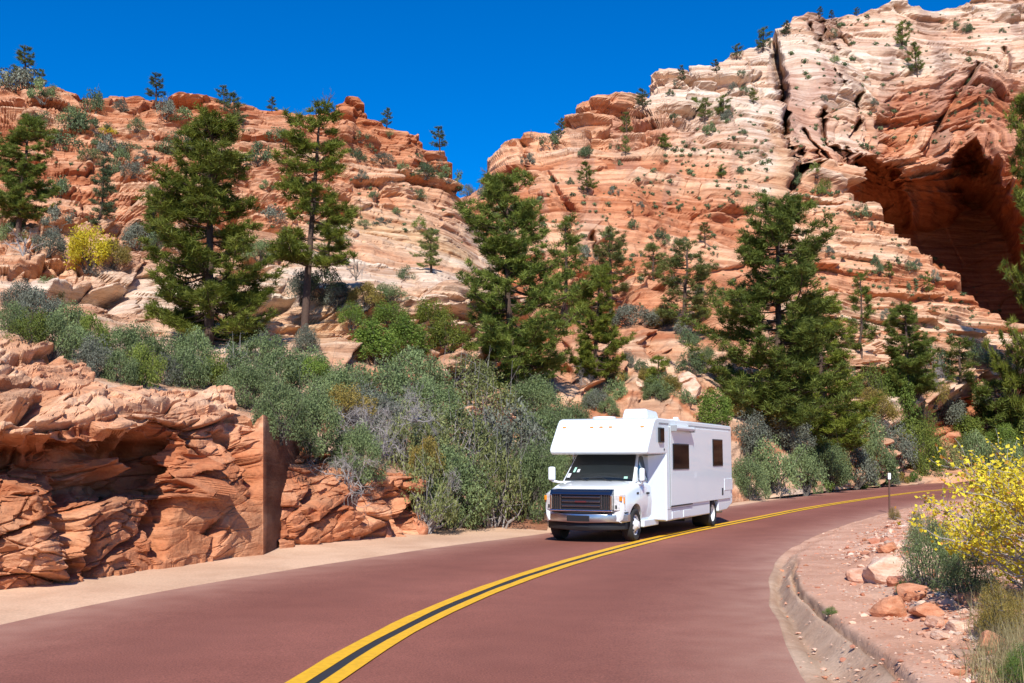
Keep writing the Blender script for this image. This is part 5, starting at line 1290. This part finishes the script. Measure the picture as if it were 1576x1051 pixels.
# door glass, left and right
for sg in (1, -1):
    zb, zt = 1.38, 1.97
    def S_(x, z):
        return (x, sg * (0.93 + 0.0286 * (x - 1.1) - 0.211 * (z - 1.33) + 0.014), z)
    poly = [S_(1.36, zb), S_(1.98, zb), S_(1.98, zt - 0.02), S_(1.84, zt), S_(1.74, zt - 0.03), S_(1.44, 1.60)]
    bm = bmesh.new(); a = [bm.verts.new(q) for q in poly]; b_ = [bm.verts.new((q[0], q[1] - sg * 0.02, q[2])) for q in poly]
    bm.faces.new(a); bm.faces.new(b_[::-1])
    for i in range(len(a)): j = (i + 1) % len(a); bm.faces.new((a[i], b_[i], b_[j], a[j]))
    g_ = bm_obj('door_window', bm, M['glass'])
    # lower pane half shows the pale cab interior
    pl = [S_(1.44, zb + 0.02), S_(1.95, zb + 0.02), S_(1.72, 1.68), S_(1.47, 1.60)]
    bm = bmesh.new(); a = [bm.verts.new((q[0], q[1] + sg * 0.003, q[2])) for q in pl]; b_ = [bm.verts.new((q[0], q[1] - sg * 0.004, q[2])) for q in pl]
    bm.faces.new(a); bm.faces.new(b_[::-1])
    for i in range(4): j = (i + 1) % 4; bm.faces.new((a[i], b_[i], b_[j], a[j]))
    bm_obj('window_pane', bm, M['glassg'], g_)
    # door seams and handle
    dr = box('door_seam', M['greyp'], 1.245, 1.253, sg * 1.004 - 0.006, sg * 1.004 + 0.006, 0.62, 1.28)
    box('door_handle', M['black'], 1.70, 1.88, sg * 1.02 - 0.015, sg * 1.02 + 0.015, 1.06, 1.11, bev=0.008)
    box('emblem', M['black'], 1.00, 1.14, sg * 1.008 - 0.006, sg * 1.012 + 0.004, 1.08, 1.13, bev=0.01)
    box('running_board', M['white'], 1.42, 2.55, sg * 0.95 - 0.09, sg * 0.95 + 0.09, 0.30, 0.47, bev=0.025)
# bumper, grille, lamps
def bow_bar(name, m, half, x0, z0, z1, depth, bow, parent=mh, bev=0.02, n_=14, back=0.55):
    bm = bmesh.new(); ro = []
    for i in range(n_ + 1):
        u_ = -1 + 2 * i / n_; y = half * u_; x = x0 + bow * abs(u_) ** 2.6
        e = abs(u_)
        ro.append([bm.verts.new(q) for q in ((x, y, z0 + 0.03 * e), (x - 0.03 + 0.03 * e, y, (z0 + z1) / 2), (x, y, z1), (x + depth, y, z1), (x + depth, y, z0 + 0.03 * e))])
    for a, b_ in zip(ro[:-1], ro[1:]):
        for i in range(5): j = (i + 1) % 5; bm.faces.new((a[i], a[j], b_[j], b_[i]))
    bm.faces.new(ro[0]); bm.faces.new(ro[-1][::-1])
    return bm_obj(name, bm, m, parent, bev=bev)
M['bchrome'] = plain('dusty chrome', (0.55, 0.55, 0.56), 0.28, 1.0, var=0.2)
bmp = bow_bar('bumper', M['bchrome'], 1.03, -0.03, 0.45, 0.66, 0.20, 0.30)
bow_bar('bumper_pad', M['black'], 1.0, 0.0, 0.655, 0.70, 0.16, 0.26, bev=0.008)
bow_bar('valance', M['black'], 0.95, 0.06, 0.27, 0.455, 0.3, 0.28, bev=0.02)
box('licence_plate', M['black'], -0.068, -0.03, -0.32, 0.22, 0.49, 0.62, bmp, 0.006)
gr = bmesh.new(); bx(gr, 0.02, 0.16, -0.70, 0.70, 0.71, 1.17); grille = bm_obj('grille', gr, M['black'], bev=0.01)
bm = bmesh.new(); prism(bm, [(-0.03, 1.09), (0.055, 1.20), (0.16, 1.215), (0.16, 1.09)], -0.76, 0.76)
bm_obj('grille_frame', bm, M['dchrome'], grille, bev=0.012)
for (y0, y1, z0, z1, mm_) in ((-0.76, 0.76, 0.705, 0.75, 'chrome'), (-0.76, -0.70, 0.75, 1.09, 'chrome'), (0.70, 0.76, 0.75, 1.09, 'chrome')):
    box('grille_frame', M[mm_], -0.02, 0.13, y0, y1, z0, z1, grille, 0.018)
for z in (0.83, 0.93, 1.03): box('grille_bar', M['dchrome'], -0.012, 0.05, -0.47, 0.47, z - 0.026, z + 0.026, grille, 0.012)
for sg in (-1, 1):
    box('grille_post', M['dchrome'], -0.014, 0.06, sg * 0.50 - 0.02, sg * 0.50 + 0.02, 0.755, 1.085, grille, 0.006)
    for k in range(3): box('grille_slat', M['dchrome'], 0.0, 0.05, sg * (0.57 + 0.05 * k) - 0.008, sg * (0.57 + 0.05 * k) + 0.008, 0.755, 1.085, grille)
box('badge', M['rust_red'], -0.02, 0.0, -0.14, 0.14, 0.912, 0.948, grille, 0.004)
for sg in (-1, 1):
    bm = bmesh.new()
    q_ = [(0.07, 0.775 * sg), (0.12, 0.90 * sg), (0.27, 0.985 * sg)]
    rows = [[bm.verts.new((x, y, z)) for x, y in q_] for z in (0.74, 0.92, 1.10)]
    fs = []
    for a, b_ in zip(rows[:-1], rows[1:]):
        for i in range(2): fs.append(bm.faces.new((a[i], a[i + 1], b_[i + 1], b_[i])))
    r_ = bmesh.ops.extrude_face_region(bm, geom=fs)
    for v in [g for g in r_['geom'] if isinstance(g, bmesh.types.BMVert)]: v.co += Vector((0.12, -0.10 * sg, 0))
    hl = bm_obj('headlight', bm, M['lamp'], bev=0.01)
    box('turn_signal', M['amber'], 0.10, 0.16, min(sg * 0.885, sg * 0.945), max(sg * 0.885, sg * 0.945), 0.95, 1.06, hl, 0.01)
    box('lamp_bulb', M['black'], 0.068, 0.1, min(sg * 0.80, sg * 0.84), max(sg * 0.80, sg * 0.84), 0.78, 0.86, hl, 0.01)
    box('corner_lamp', M['amber'], 0.205, 0.23, min(sg * 0.955, sg * 0.98), max(sg * 0.955, sg * 0.98), 0.90, 1.04, hl, 0.004)
# mirrors
for sg in (-1, 1):
    hx, hy = 1.22, (1.07 if sg > 0 else -1.22); hw = 0.065 if sg > 0 else 0.09
    mr_ = box('mirror', M['whitecab'], hx - 0.07, hx + 0.06, hy - hw, hy + hw, 1.37, 1.69 if sg > 0 else 1.71, bev=0.05)
    box('mirror_glass', M['glass'], hx + 0.06, hx + 0.068, hy - hw + 0.02, hy + hw - 0.02, 1.40, 1.66, mr_)
    rod('mirror_arm', M['whitecab'], [(1.28, sg * 0.95, 1.33), (1.24, sg * 1.05, 1.335), (hx, hy, 1.37)], 0.03, mr_)
# wheels
def wheel(x, y0, sg, dual):
    R_ = 0.385; root = empty('wheel', (x, -y0, R_)); root.parent = mh
    def ring(name, prof, m, par, n_=40):
        bm = bmesh.new(); rows = []
        for i in range(n_):
            t = 2 * PI * i / n_
            rows.append([bm.verts.new((r * math.cos(t), sg * yy, r * math.sin(t))) for r, yy in prof])
        for i in range(n_):
            a, b_ = rows[i], rows[(i + 1) % n_]
            for k in range(len(prof) - 1): bm.faces.new((a[k], a[k + 1], b_[k + 1], b_[k]))
        return bm_obj(name, bm, m, par, smooth=True)
    wd_ = 0.22 if not dual else 0.52
    ring('tyre', [(0.23, 0.0), (0.25, 0.015), (0.33, 0.02), (0.372, -0.012), (R_, -0.05), (R_, -wd_ + 0.05), (0.36, -wd_), (0.2, -wd_)], M['rubber'], root)
    if dual: ring('rim', [(0.238, 0.005), (0.225, -0.01), (0.215, -0.05), (0.20, -0.10), (0.13, -0.13), (0.10, -0.10), (0.0, -0.09)], M['rim'], root)
    else: ring('rim', [(0.238, 0.005), (0.225, -0.008), (0.205, -0.03), (0.16, -0.015), (0.11, 0.03), (0.085, 0.05), (0.08, 0.09), (0.0, 0.10)], M['rim'], root)
    bm = bmesh.new()
    for k in range(8):
        t = 2 * PI * k / 8; r_ = 0.165
        c_ = (r_ * math.cos(t), r_ * math.sin(t)); y_ = sg * (-0.01 if not dual else -0.105)
        bx(bm, c_[0] - 0.018, c_[0] + 0.018, y_ - 0.012, y_ + 0.012, c_[1] - 0.018, c_[1] + 0.018)
    bm_obj('hand_hole', bm, M['black'], root)
for sg in (-1, 1): wheel(AX1, sg * 0.99, sg, False)
for sg in (-1, 1): wheel(AX2, sg * 1.19, sg, True)
box('chassis', M['black'], 0.35, 9.0, -0.5, 0.5, 0.34, 0.62); box('wheel_well', M['black'], 6.60, 7.62, -0.6, 0.6, 0.5, 1.0); box('floor_pan', M['black'], 0.5, 2.55, -0.92, 0.92, 0.42, 0.52)
box('hitch', M['black'], 9.0, 9.42, -0.07, 0.07, 0.42, 0.52); rod('exhaust_pipe', M['greyp'], [(8.0, 0.95, 0.36), (8.9, 0.98, 0.34)], 0.035)
box('generator', M['black'], 4.6, 5.3, 0.5, 1.1, 0.28, 0.40)
# side furniture (vehicle's left)
def side_window(x0, x1, z0, z1, r_=0.05):
    fr_ = box('window', M['black'], x0 - 0.03, x1 + 0.03, WH - 0.01, WH + 0.053, z0 - 0.03, z1 + 0.03, bev=0.012)
    box('pane', M['bronze'], x0, (x0 + x1) / 2 - 0.008, WH + 0.04, WH + 0.059, z0, z1, fr_, 0.003)
    box('pane', M['bronze'], (x0 + x1) / 2 + 0.008, x1, WH + 0.038, WH + 0.056, z0, z1, fr_, 0.003)
    return fr_
side_window(1.98, 2.28, 2.32, 2.62)
side_window(3.05, 4.42, 1.66, 2.25)
side_window(6.92, 7.96, 1.72, 2.42)
box('trim_strip', M['greyp'], 2.0, 2.78, WH, WH + 0.012, 2.745, 2.775, bev=0.003)
box('trim_strip', M['greyp'], 4.6, 9.1, WH, WH + 0.012, 2.745, 2.775, bev=0.003)
sd = box('slide_out', M['white'], 2.86, 8.9, WH - 0.02, WH + 0.035, 0.745, 2.70, bev=0.008)
for o_ in [c_ for c_ in mh.children if c_.name.startswith('window') and not c_.name.startswith('window_')]: pass
box('slide_seal', M['greyp'], 2.845, 2.862, WH, WH + 0.03, 0.72, 2.68); box('slide_seal', M['black'], 2.9, 4.75, WH, WH + 0.045, 0.715, 0.742)
# awning over the slide-out
aw = rod('slide_awning', M['white'], [(2.92, WH + 0.14, 2.66), (4.55, WH + 0.14, 2.66)], 0.055)
bm = bmesh.new(); frustum(bm, [(2.95, WH, 2.70), (4.52, WH, 2.70), (4.52, WH + 0.15, 2.69), (2.95, WH + 0.15, 2.69)], [(2.95, WH, 2.715), (4.52, WH, 2.715), (4.52, WH + 0.15, 2.71), (2.95, WH + 0.15, 2.71)])
bm_obj('awning_fabric', bm, M['white'], aw)
for x in (2.9, 4.57): box('awning_bracket', M['greyp'], x - 0.02, x + 0.02, WH, WH + 0.19, 2.58, 2.73, aw, 0.01)
for x0, x1, z0, z1 in ((8.15, 9.1, 0.98, 1.32), (3.0, 3.7, 0.42, 0.60), (4.0, 4.7, 0.42, 0.60)):
    h_ = box('access_hatch', M['white'], x0, x1, WH - 0.01, WH + (0.045 if x0 > 8 else 0.012), z0, z1, bev=0.01)
box('vent_slot', M['black'], 7.86, 8.0, WH, WH + 0.045, 0.86, 1.06, bev=0.006)
box('latch', M['black'], 2.40, 2.45, WH, WH + 0.012, 2.10, 2.15, bev=0.004)
box('seam_line', M['greyp'], 7.6, 9.22, WH, WH + 0.006, 0.765, 0.775); box('seam_line', M['greyp'], 2.62, 6.6, WH, WH + 0.006, 0.665, 0.673)
box('tail_light', M['redl'], LEN - 0.005, LEN + 0.03, 1.05, 1.17, 0.95, 1.15, bev=0.01); box('side_marker', M['redl'], LEN - 0.1, LEN - 0.04, WH, WH + 0.02, 0.98, 1.03, bev=0.005)
for y in (-1.02, -0.30, -0.06, 0.18, 0.98):
    z = 2.66; x = 1.62 - (1.62 - 1.16) * (2.75 - z) / (2.75 - 2.19)
    box('marker_light', M['amber'], x - 0.03, x + 0.02, y - 0.045, y + 0.045, z - 0.015, z + 0.02, bev=0.008)
# roof
bm = bmesh.new(); frustum(bm, [(2.9, -0.02, HT), (2.9, 0.66, HT), (3.95, 0.66, HT), (3.95, -0.02, HT)], [(3.0, 0.02, HT + 0.29), (3.0, 0.62, HT + 0.29), (3.88, 0.62, HT + 0.25), (3.88, 0.02, HT + 0.25)])
bm_obj('air_conditioner', bm, M['white'], bev=0.06, seg_=3)
bm = cyl_bm(0, 0, 0.3, 0, 0.13, 24)
for v in bm.verts: v.co = Vector((3.1 + v.co.x, -0.55 + v.co.z, HT + v.co.y * (1 - 0.2 * (v.co.x ** 2 + v.co.z ** 2) / 0.09)))
bm_obj('roof_vent', bm, M['white'], bev=0.03)
box('roof_vent', M['white'], 5.3, 5.7, 0.3, 0.7, HT, HT + 0.10, bev=0.02); box('roof_vent', M['white'], 4.7, 4.82, 0.8, 0.92, HT, HT + 0.13, bev=0.02); box('roof_rail', M['greyp'], 5.2, 9.0, 1.0, 1.03, HT, HT + 0.035)
# ------------------------------------------------------------------ right bank: stones, post, plants
def stone_mesh(seed, flat=0.6, facets=15, sub=3):
    """a broken rock: convex hull of a few points, cut by flat faces, roughened"""
    rng = np.random.default_rng(seed)
    bm = bmesh.new()
    bmesh.ops.create_icosphere(bm, subdivisions=sub, radius=1.0)
    Pn = rng.normal(size=(facets, 3)); Pn /= np.linalg.norm(Pn, axis=1, keepdims=True); dd = rng.uniform(0.45, 0.8, facets)
    for v in bm.verts:
        p = np.array(v.co)
        for n_, d_ in zip(Pn, dd):
            k = p @ n_ - d_
            if k > 0: p = p - n_ * k
        v.co = Vector(p)
    V = np.array([v.co[:] for v in bm.verts])
    V = V * (1 + 0.06 * vn(V[:, 0] * 3, V[:, 1] * 3, V[:, 2] * 3, seed + 7) + 0.04 * vn(V[:, 0] * 4, V[:, 1] * 4, V[:, 2] * 8, seed))[:, None]
    V[:, 2] *= flat
    for v, q_ in zip(bm.verts, V): v.co = Vector(q_)
    me = bpy.data.meshes.new('stone'); bm.to_mesh(me); bm.free()
    return me
def stone(name, px, py, wpx, hpx, col, label, cat, seed, group=None, rz=None, flat=0.6, Yf=None, sink=0.5, deep=1.0):
    p = hit(px, py)
    if p is None: return
    d = p.y; me = stone_mesh(seed, 1.0)
    c_ = np.tile([col], (len(me.vertices), 1)); ca = me.color_attributes.new('Col', 'FLOAT_COLOR', 'POINT')
    nz = np.array([v.co[:] for v in me.vertices]); j = 1 + 0.12 * vn(nz[:, 0] * 2, nz[:, 1] * 2, nz[:, 2] * 5, seed)
    c4 = np.ones((len(c_), 4), dtype=np.float32); c4[:, :3] = c_ * j[:, None]; ca.data.foreach_set('color', c4.ravel())
    me.materials.append(M['boulder'])
    o = link(name, me)
    sx = wpx / F_PX * d / 2 / 0.85; sz = hpx / F_PX * d / 1.2
    o.scale = (sx, sx * deep, sz); o.rotation_euler = (0, 0, vr.uniform(-0.4, 0.4) if rz is None else rz)
    o.location = (p.x, p.y + sx * deep * 0.6, p.z + sz * (0.72 - sink))
    tag(o, label, cat, group)
    return o
PK = (0.60, 0.36, 0.25); OR = (0.52, 0.245, 0.14); RD = (0.46, 0.20, 0.125); CR = (0.66, 0.46, 0.34)
ST = [(1396, 893, 112, 46, CR, 'largest pale pink boulder on the right bank in front of the dark bush', 101), (1430, 880, 40, 40, CR, 'pale block leaning on the right end of the largest boulder', 102), (1372, 850, 36, 18, OR, 'orange rounded rock just behind the largest pale boulder', 103),
 (1345, 893, 60, 26, PK, 'low pink slab at the left foot of the largest pale boulder', 104), (1381, 902, 30, 22, RD, 'small dark red rock tucked under the largest pale boulder', 105), (1412, 925, 50, 30, OR, 'orange slab below the right end of the largest pale boulder', 106), (1382, 950, 60, 30, OR, 'flat orange rock alone in the middle of the bank gravel', 107),
 (1440, 950, 56, 22, OR, 'tilted orange slab right of the flat orange rock', 108), (1442, 965, 30, 24, PK, 'small pink block below the tilted orange slab', 109), (1484, 972, 40, 22, CR, 'pale wedge of stone near the crest of the bank', 110), (1495, 930, 46, 20, OR, 'orange rock with a dark gap under it on the crest', 111),
 (1535, 1000, 50, 26, OR, 'rust red stone low on the crest at the lower right', 112), (1535, 985, 30, 22, CR, 'pale stone above the rust red stone at the lower right', 113), (1452, 985, 34, 12, CR, 'flat pale stone half buried below the small pink block', 114), (1475, 1040, 30, 12, OR, 'small orange stone at the bottom edge of the picture', 115), (1415, 838, 22, 12, PK, 'small pink stone between the dark bushes at the top of the bank', 116)]
for px, py, w_, h_, c_, lb, sd in ST: stone('boulder', px, py, w_, h_, c_, lb, 'rock', sd)
# stones at the foot of the rock cut
for px, py, w_, h_, lb, sd in [(644, 822, 26, 24, 'pale orange block leaning at the end of the right rock cut', 121), (540, 838, 40, 40, 'square orange block at the foot of the right rock cut', 122), (595, 832, 18, 20, 'narrow block between two larger blocks of the right rock cut', 123)]:
    stone('fallen_rock', px, py, w_, h_, OR, lb, 'rock', sd, sink=0.2)
# pale blocks on the slickrock above the motorhome and at the far right
for px, py, w_, h_, lb, sd in [(1032, 598, 26, 24, 'rounded pale block right of the little bushy pine', 131), (1056, 590, 34, 18, 'flat pale block behind the rounded pale block', 132), (1065, 610, 40, 26, 'largest pale block on the slickrock above the motorhome', 133), (985, 600, 26, 14, 'low pale block left of the little bushy pine', 134), (1100, 580, 30, 18, 'broken pale rock by the blue green bush', 135), (1120, 600, 26, 16, 'pale rock at the edge of the big pines', 136), (905, 600, 30, 30, 'tall pale block beside the yellowish green pine trunk', 137),
 (1510, 700, 90, 26, 'pale flat rock in front of the dark low pine at the right', 138), (1560, 615, 60, 30, 'orange stone behind the hazy bare shrub at the right edge', 139), (1470, 690, 50, 30, 'grey shaded rock among the brush at the right', 140), (1440, 680, 40, 18, 'small shaded rock left of the grey rock at the right', 141)]:
    stone('boulder', px, py, w_, h_, (0.62, 0.45, 0.33) if sd < 138 or sd == 138 else OR, lb, 'rock', sd, sink=0.3)
# gravel and chips on the bank
rng = np.random.default_rng(5); Vs = []; Fs = []; Cs = []; n0 = 0
ico = bmesh.new(); bmesh.ops.create_icosphere(ico, subdivisions=1, radius=1.0)
iv = np.array([v.co[:] for v in ico.verts]); ifc = np.array([[v.index for v in f.verts] for f in ico.faces]); ico.free()
ov = np.array([[1, 0, 0], [-1, 0, 0], [0, 1, 0], [0, -1, 0], [0, 0, 1], [0, 0, -1]], float); of = np.array([[0, 2, 4], [2, 1, 4], [1, 3, 4], [3, 0, 4], [2, 0, 5], [1, 2, 5], [3, 1, 5], [0, 3, 5]])
nC, nO = len(q), len(offs)
for _ in range(14000):
    yy = 9 + 34 * rng.random() ** 1.6
    r_ = int(np.argmin(np.abs(Pb[:, 1] - yy))); o_i = np.clip(rng.normal(2.1, 0.75), 0.25, 5) if rng.random() > 0.1 else rng.uniform(0.1, 1.2)
    c_i = int(np.interp(o_i, offs, np.arange(nO)))
    pnt = BG[r_, c_i] + [rng.normal(0, 0.05), rng.normal(0, 0.05), 0]
    sz_ = np.exp(rng.normal(-4.1, 0.68)); sz_ = min(sz_, 0.11)
    if o_i < 1.2: sz_ *= 0.5
    bv_, bf_ = (iv, ifc) if sz_ > 0.032 else (ov, of)
    V = bv_ * (1 + 0.35 * rng.normal(size=(len(bv_), 1)) * 0.6) * sz_ * np.array([rng.uniform(0.8, 1.5), rng.uniform(0.7, 1.2), rng.uniform(0.3, 0.8)])
    a = rng.random() * 6.28; ca_, sa_ = math.cos(a), math.sin(a)
    V = np.c_[V[:, 0] * ca_ - V[:, 1] * sa_, V[:, 0] * sa_ + V[:, 1] * ca_, V[:, 2]] + pnt
    col = np.array([CR, PK, OR, RD, (0.55, 0.42, 0.33)])[rng.integers(0, 5)] * rng.uniform(0.75, 1.15)
    Vs.append(V); Fs.append(bf_ + n0); Cs.append(np.tile([col], (len(V), 1))); n0 += len(V)
me = mesh_np('gravel', np.concatenate(Vs), np.concatenate(Fs), [M['boulder']], cols=np.concatenate(Cs))
tag(link('gravel', me), 'loose pink and cream gravel and stone chips over the right bank', 'gravel', kind='stuff')
# marker post
p = hit(1369, 789)
mp_ = empty('marker_post', p)
tag(mp_, 'thin rusty brown delineator post with a white reflector at the road bend', 'marker post')
k_ = p.y / F_PX
M['rust'] = plain('rusty brown steel', (0.10, 0.045, 0.03), 0.8, var=0.3, vscale=20)
M['refl'] = plain('white reflector', (0.8, 0.82, 0.85), 0.3)
def wbox(name, m, x0, x1, y0, y1, z0, z1, par, bev=0.0, rot=None):
    bm = bmesh.new(); bx(bm, x0, x1, y0, y1, z0, z1); bmesh.ops.recalc_face_normals(bm, faces=bm.faces)
    me = bpy.data.meshes.new(name); bm.to_mesh(me); bm.free(); me.materials.append(m)
    o = link(name, me, par)
    if bev: md = o.modifiers.new('bevel', 'BEVEL'); md.width = bev; md.segments = 2
    return o
wbox('post', M['rust'], -0.03, 0.03, -0.02, 0.02, -0.3, 1.30, mp_, 0.006)
hd = wbox('reflector_plate', M['refl'], -0.05, 0.05, -0.035, -0.02, 1.18, 1.40, mp_, 0.006)
wbox('plate_rim', M['black'], -0.058, 0.058, -0.0195, -0.012, 1.17, 1.41, hd, 0.004)
mp_.rotation_euler = (0, math.radians(1.5), 0)
# small plants on the bank
def bank_bush(px, py, w_, h_, kind, m_, label, name='shrub', cat='shrub'): return bush(px, py, w_, h_, kind, m_, label, name=name, cat=cat, sink=0.0)
bank_bush(1435, 905, 100, 110, 'near', 'scrub', 'dark green bush on the crest right behind the largest pale boulder')
bank_bush(1418, 850, 50, 66, 'near', 'scrub', 'upright grey green bush above the largest pale boulder')
bank_bush(1490, 915, 110, 70, 'near', 'scrub', 'low dark bush running down the crest under the yellow leaves')
bank_bush(1450, 868, 60, 50, 'near', 'pine_dark', 'dark leafy bush between the boulder and the yellow shrub')
bank_bush(1455, 822, 24, 16, 'near', 'grass', 'small fresh green clump near the upright grey green bush', 'weed', 'weed')
bank_bush(1390, 915, 26, 22, 'near', 'grass', 'small green weed by the dark red rock under the boulder', 'weed', 'weed')
bank_bush(1278, 945, 24, 12, 'near', 'grass', 'tiny pale green weed alone on the sandy bank', 'weed', 'weed')
bank_bush(1525, 970, 44, 30, 'near', 'grass', 'green leafy weed on the crest at the lower right', 'weed', 'weed')
bank_bush(1545, 985, 90, 90, 'near', 'ochre', 'straw coloured rabbitbrush at the lower right crest')
bank_bush(1376, 800, 20, 20, 'near', 'ochre', 'dry weed at the foot of the marker post', 'weed', 'weed')
bank_bush(1570, 1050, 60, 60, 'near', 'grass', 'green plant in the lower right corner', 'weed', 'weed')
# dry grass at the lower right
rng = np.random.default_rng(9)
n_ = 2600; C_ = []
for k in range(n_):
    px, py = rng.uniform(1500, 1600), rng.uniform(920, 1060)
    C_.append((px, py))
Cc_ = []
for px, py in C_[:160]:
    h_ = hit(px, py)
    if h_: Cc_ += [np.array(h_) + [rng.normal(0, .06), rng.normal(0, .06), -0.02] for _ in range(14)]
Cc_ = np.array(Cc_); D = rng.normal(0, 0.22, (len(Cc_), 3)); D[:, 2] = 1; D /= np.linalg.norm(D, axis=1, keepdims=True)
V, F_, c_ = blades(Cc_, D, rng.uniform(0.12, 0.38, len(Cc_)), np.full(len(Cc_), 0.006), rng, rng.random(len(Cc_)))
tag(link('dry_grass', mesh_np('dry_grass', V, F_, [M['straw']], cols=c_)), 'dry straw coloured grass at the lower right corner', 'grass', kind='stuff')
# the yellow leaved shrub: real branches, leaves along the twigs
def leafy_shrub(seed, H, spread, n0, depth, leaf, per, m_leaf, bias=(0, 0), bare=0.0):
    rng = np.random.default_rng(seed); A = Acc(); LP = []
    def grow(p, d, l, r, k):
        m_ = 5; pts = [p]; q_ = d.copy()
        for i in range(m_):
            q_ = q_ + rng.normal(0, 0.16, 3); q_[2] = max(q_[2] + 0.02, 0.12); q_ /= np.linalg.norm(q_); pts.append(pts[-1] + q_ * l / m_)
        A.add(*tube(np.array(pts), np.linspace(r, r * 0.55, m_ + 1), 6 if k > 2 else 4))
        if k <= 1 and rng.random() > bare:
            for i in range(per):
                t = rng.random() * m_; i_ = min(int(t), m_ - 1); e = pts[i_] * (1 - t + i_) + pts[i_ + 1] * (t - i_)
                LP.append((e + rng.normal(0, leaf * 0.7, 3), rng.random()))
        if k > 0:
            for i in range(3):
                e = pts[rng.integers(2, m_ + 1)]; nd = q_ + rng.normal(0, 0.6, 3); nd[2] = max(nd[2], 0.05); nd /= np.linalg.norm(nd)
                grow(e, nd, l * rng.uniform(0.55, 0.8), r * 0.6, k - 1)
    for i in range(n0):
        d = np.array([rng.normal(bias[0], spread), rng.normal(bias[1], spread), 1.0]); d /= np.linalg.norm(d)
        grow(np.array([rng.normal(0, 0.1), rng.normal(0, 0.1), -0.2]), d, H * 0.42, 0.028, depth)
    P = np.array([a for a, _ in LP]); v_ = np.array([b_ for _, b_ in LP])
    Nn = rng.normal(0, 0.6, (len(P), 3)) + [0, -0.3, 0.6]; Nn /= np.linalg.norm(Nn, axis=1, keepdims=True)
    V, F_, c_ = leaves(P, Nn, leaf * rng.uniform(0.6, 1.3, len(P)), rng, v_, 0.75)
    return A.mesh('branches', M['deadwood'], False), mesh_np('foliage', V, F_, [M[m_leaf]], cols=c_)
YS = [(6.1, 11.4, -1.3, 2.6, 0.4, 12, (-0.12, 0.0), 61, 'gold', 'large yellow leaved shrub leaning in over the bank at the right edge'),
      (8.3, 17.0, -1.5, 2.7, 0.4, 10, (-0.15, 0.0), 62, 'gold', 'smaller yellow shrub behind the large one, its twigs reaching over the far road')]
for dY, dX, z_, H_, spr, n0_, bias, sd, m_l, lb in YS:
    br, fo = leafy_shrub(sd, H_, spr, n0_, 4, 0.052, 11, m_l, bias)
    root = stand('yellow_shrub', lb, 'shrub', [('branches', br), ('foliage', fo)], (dY, dX, drop_z(dY, dX, 1.2) - 0.05), (1, 1, 1), 0.0)
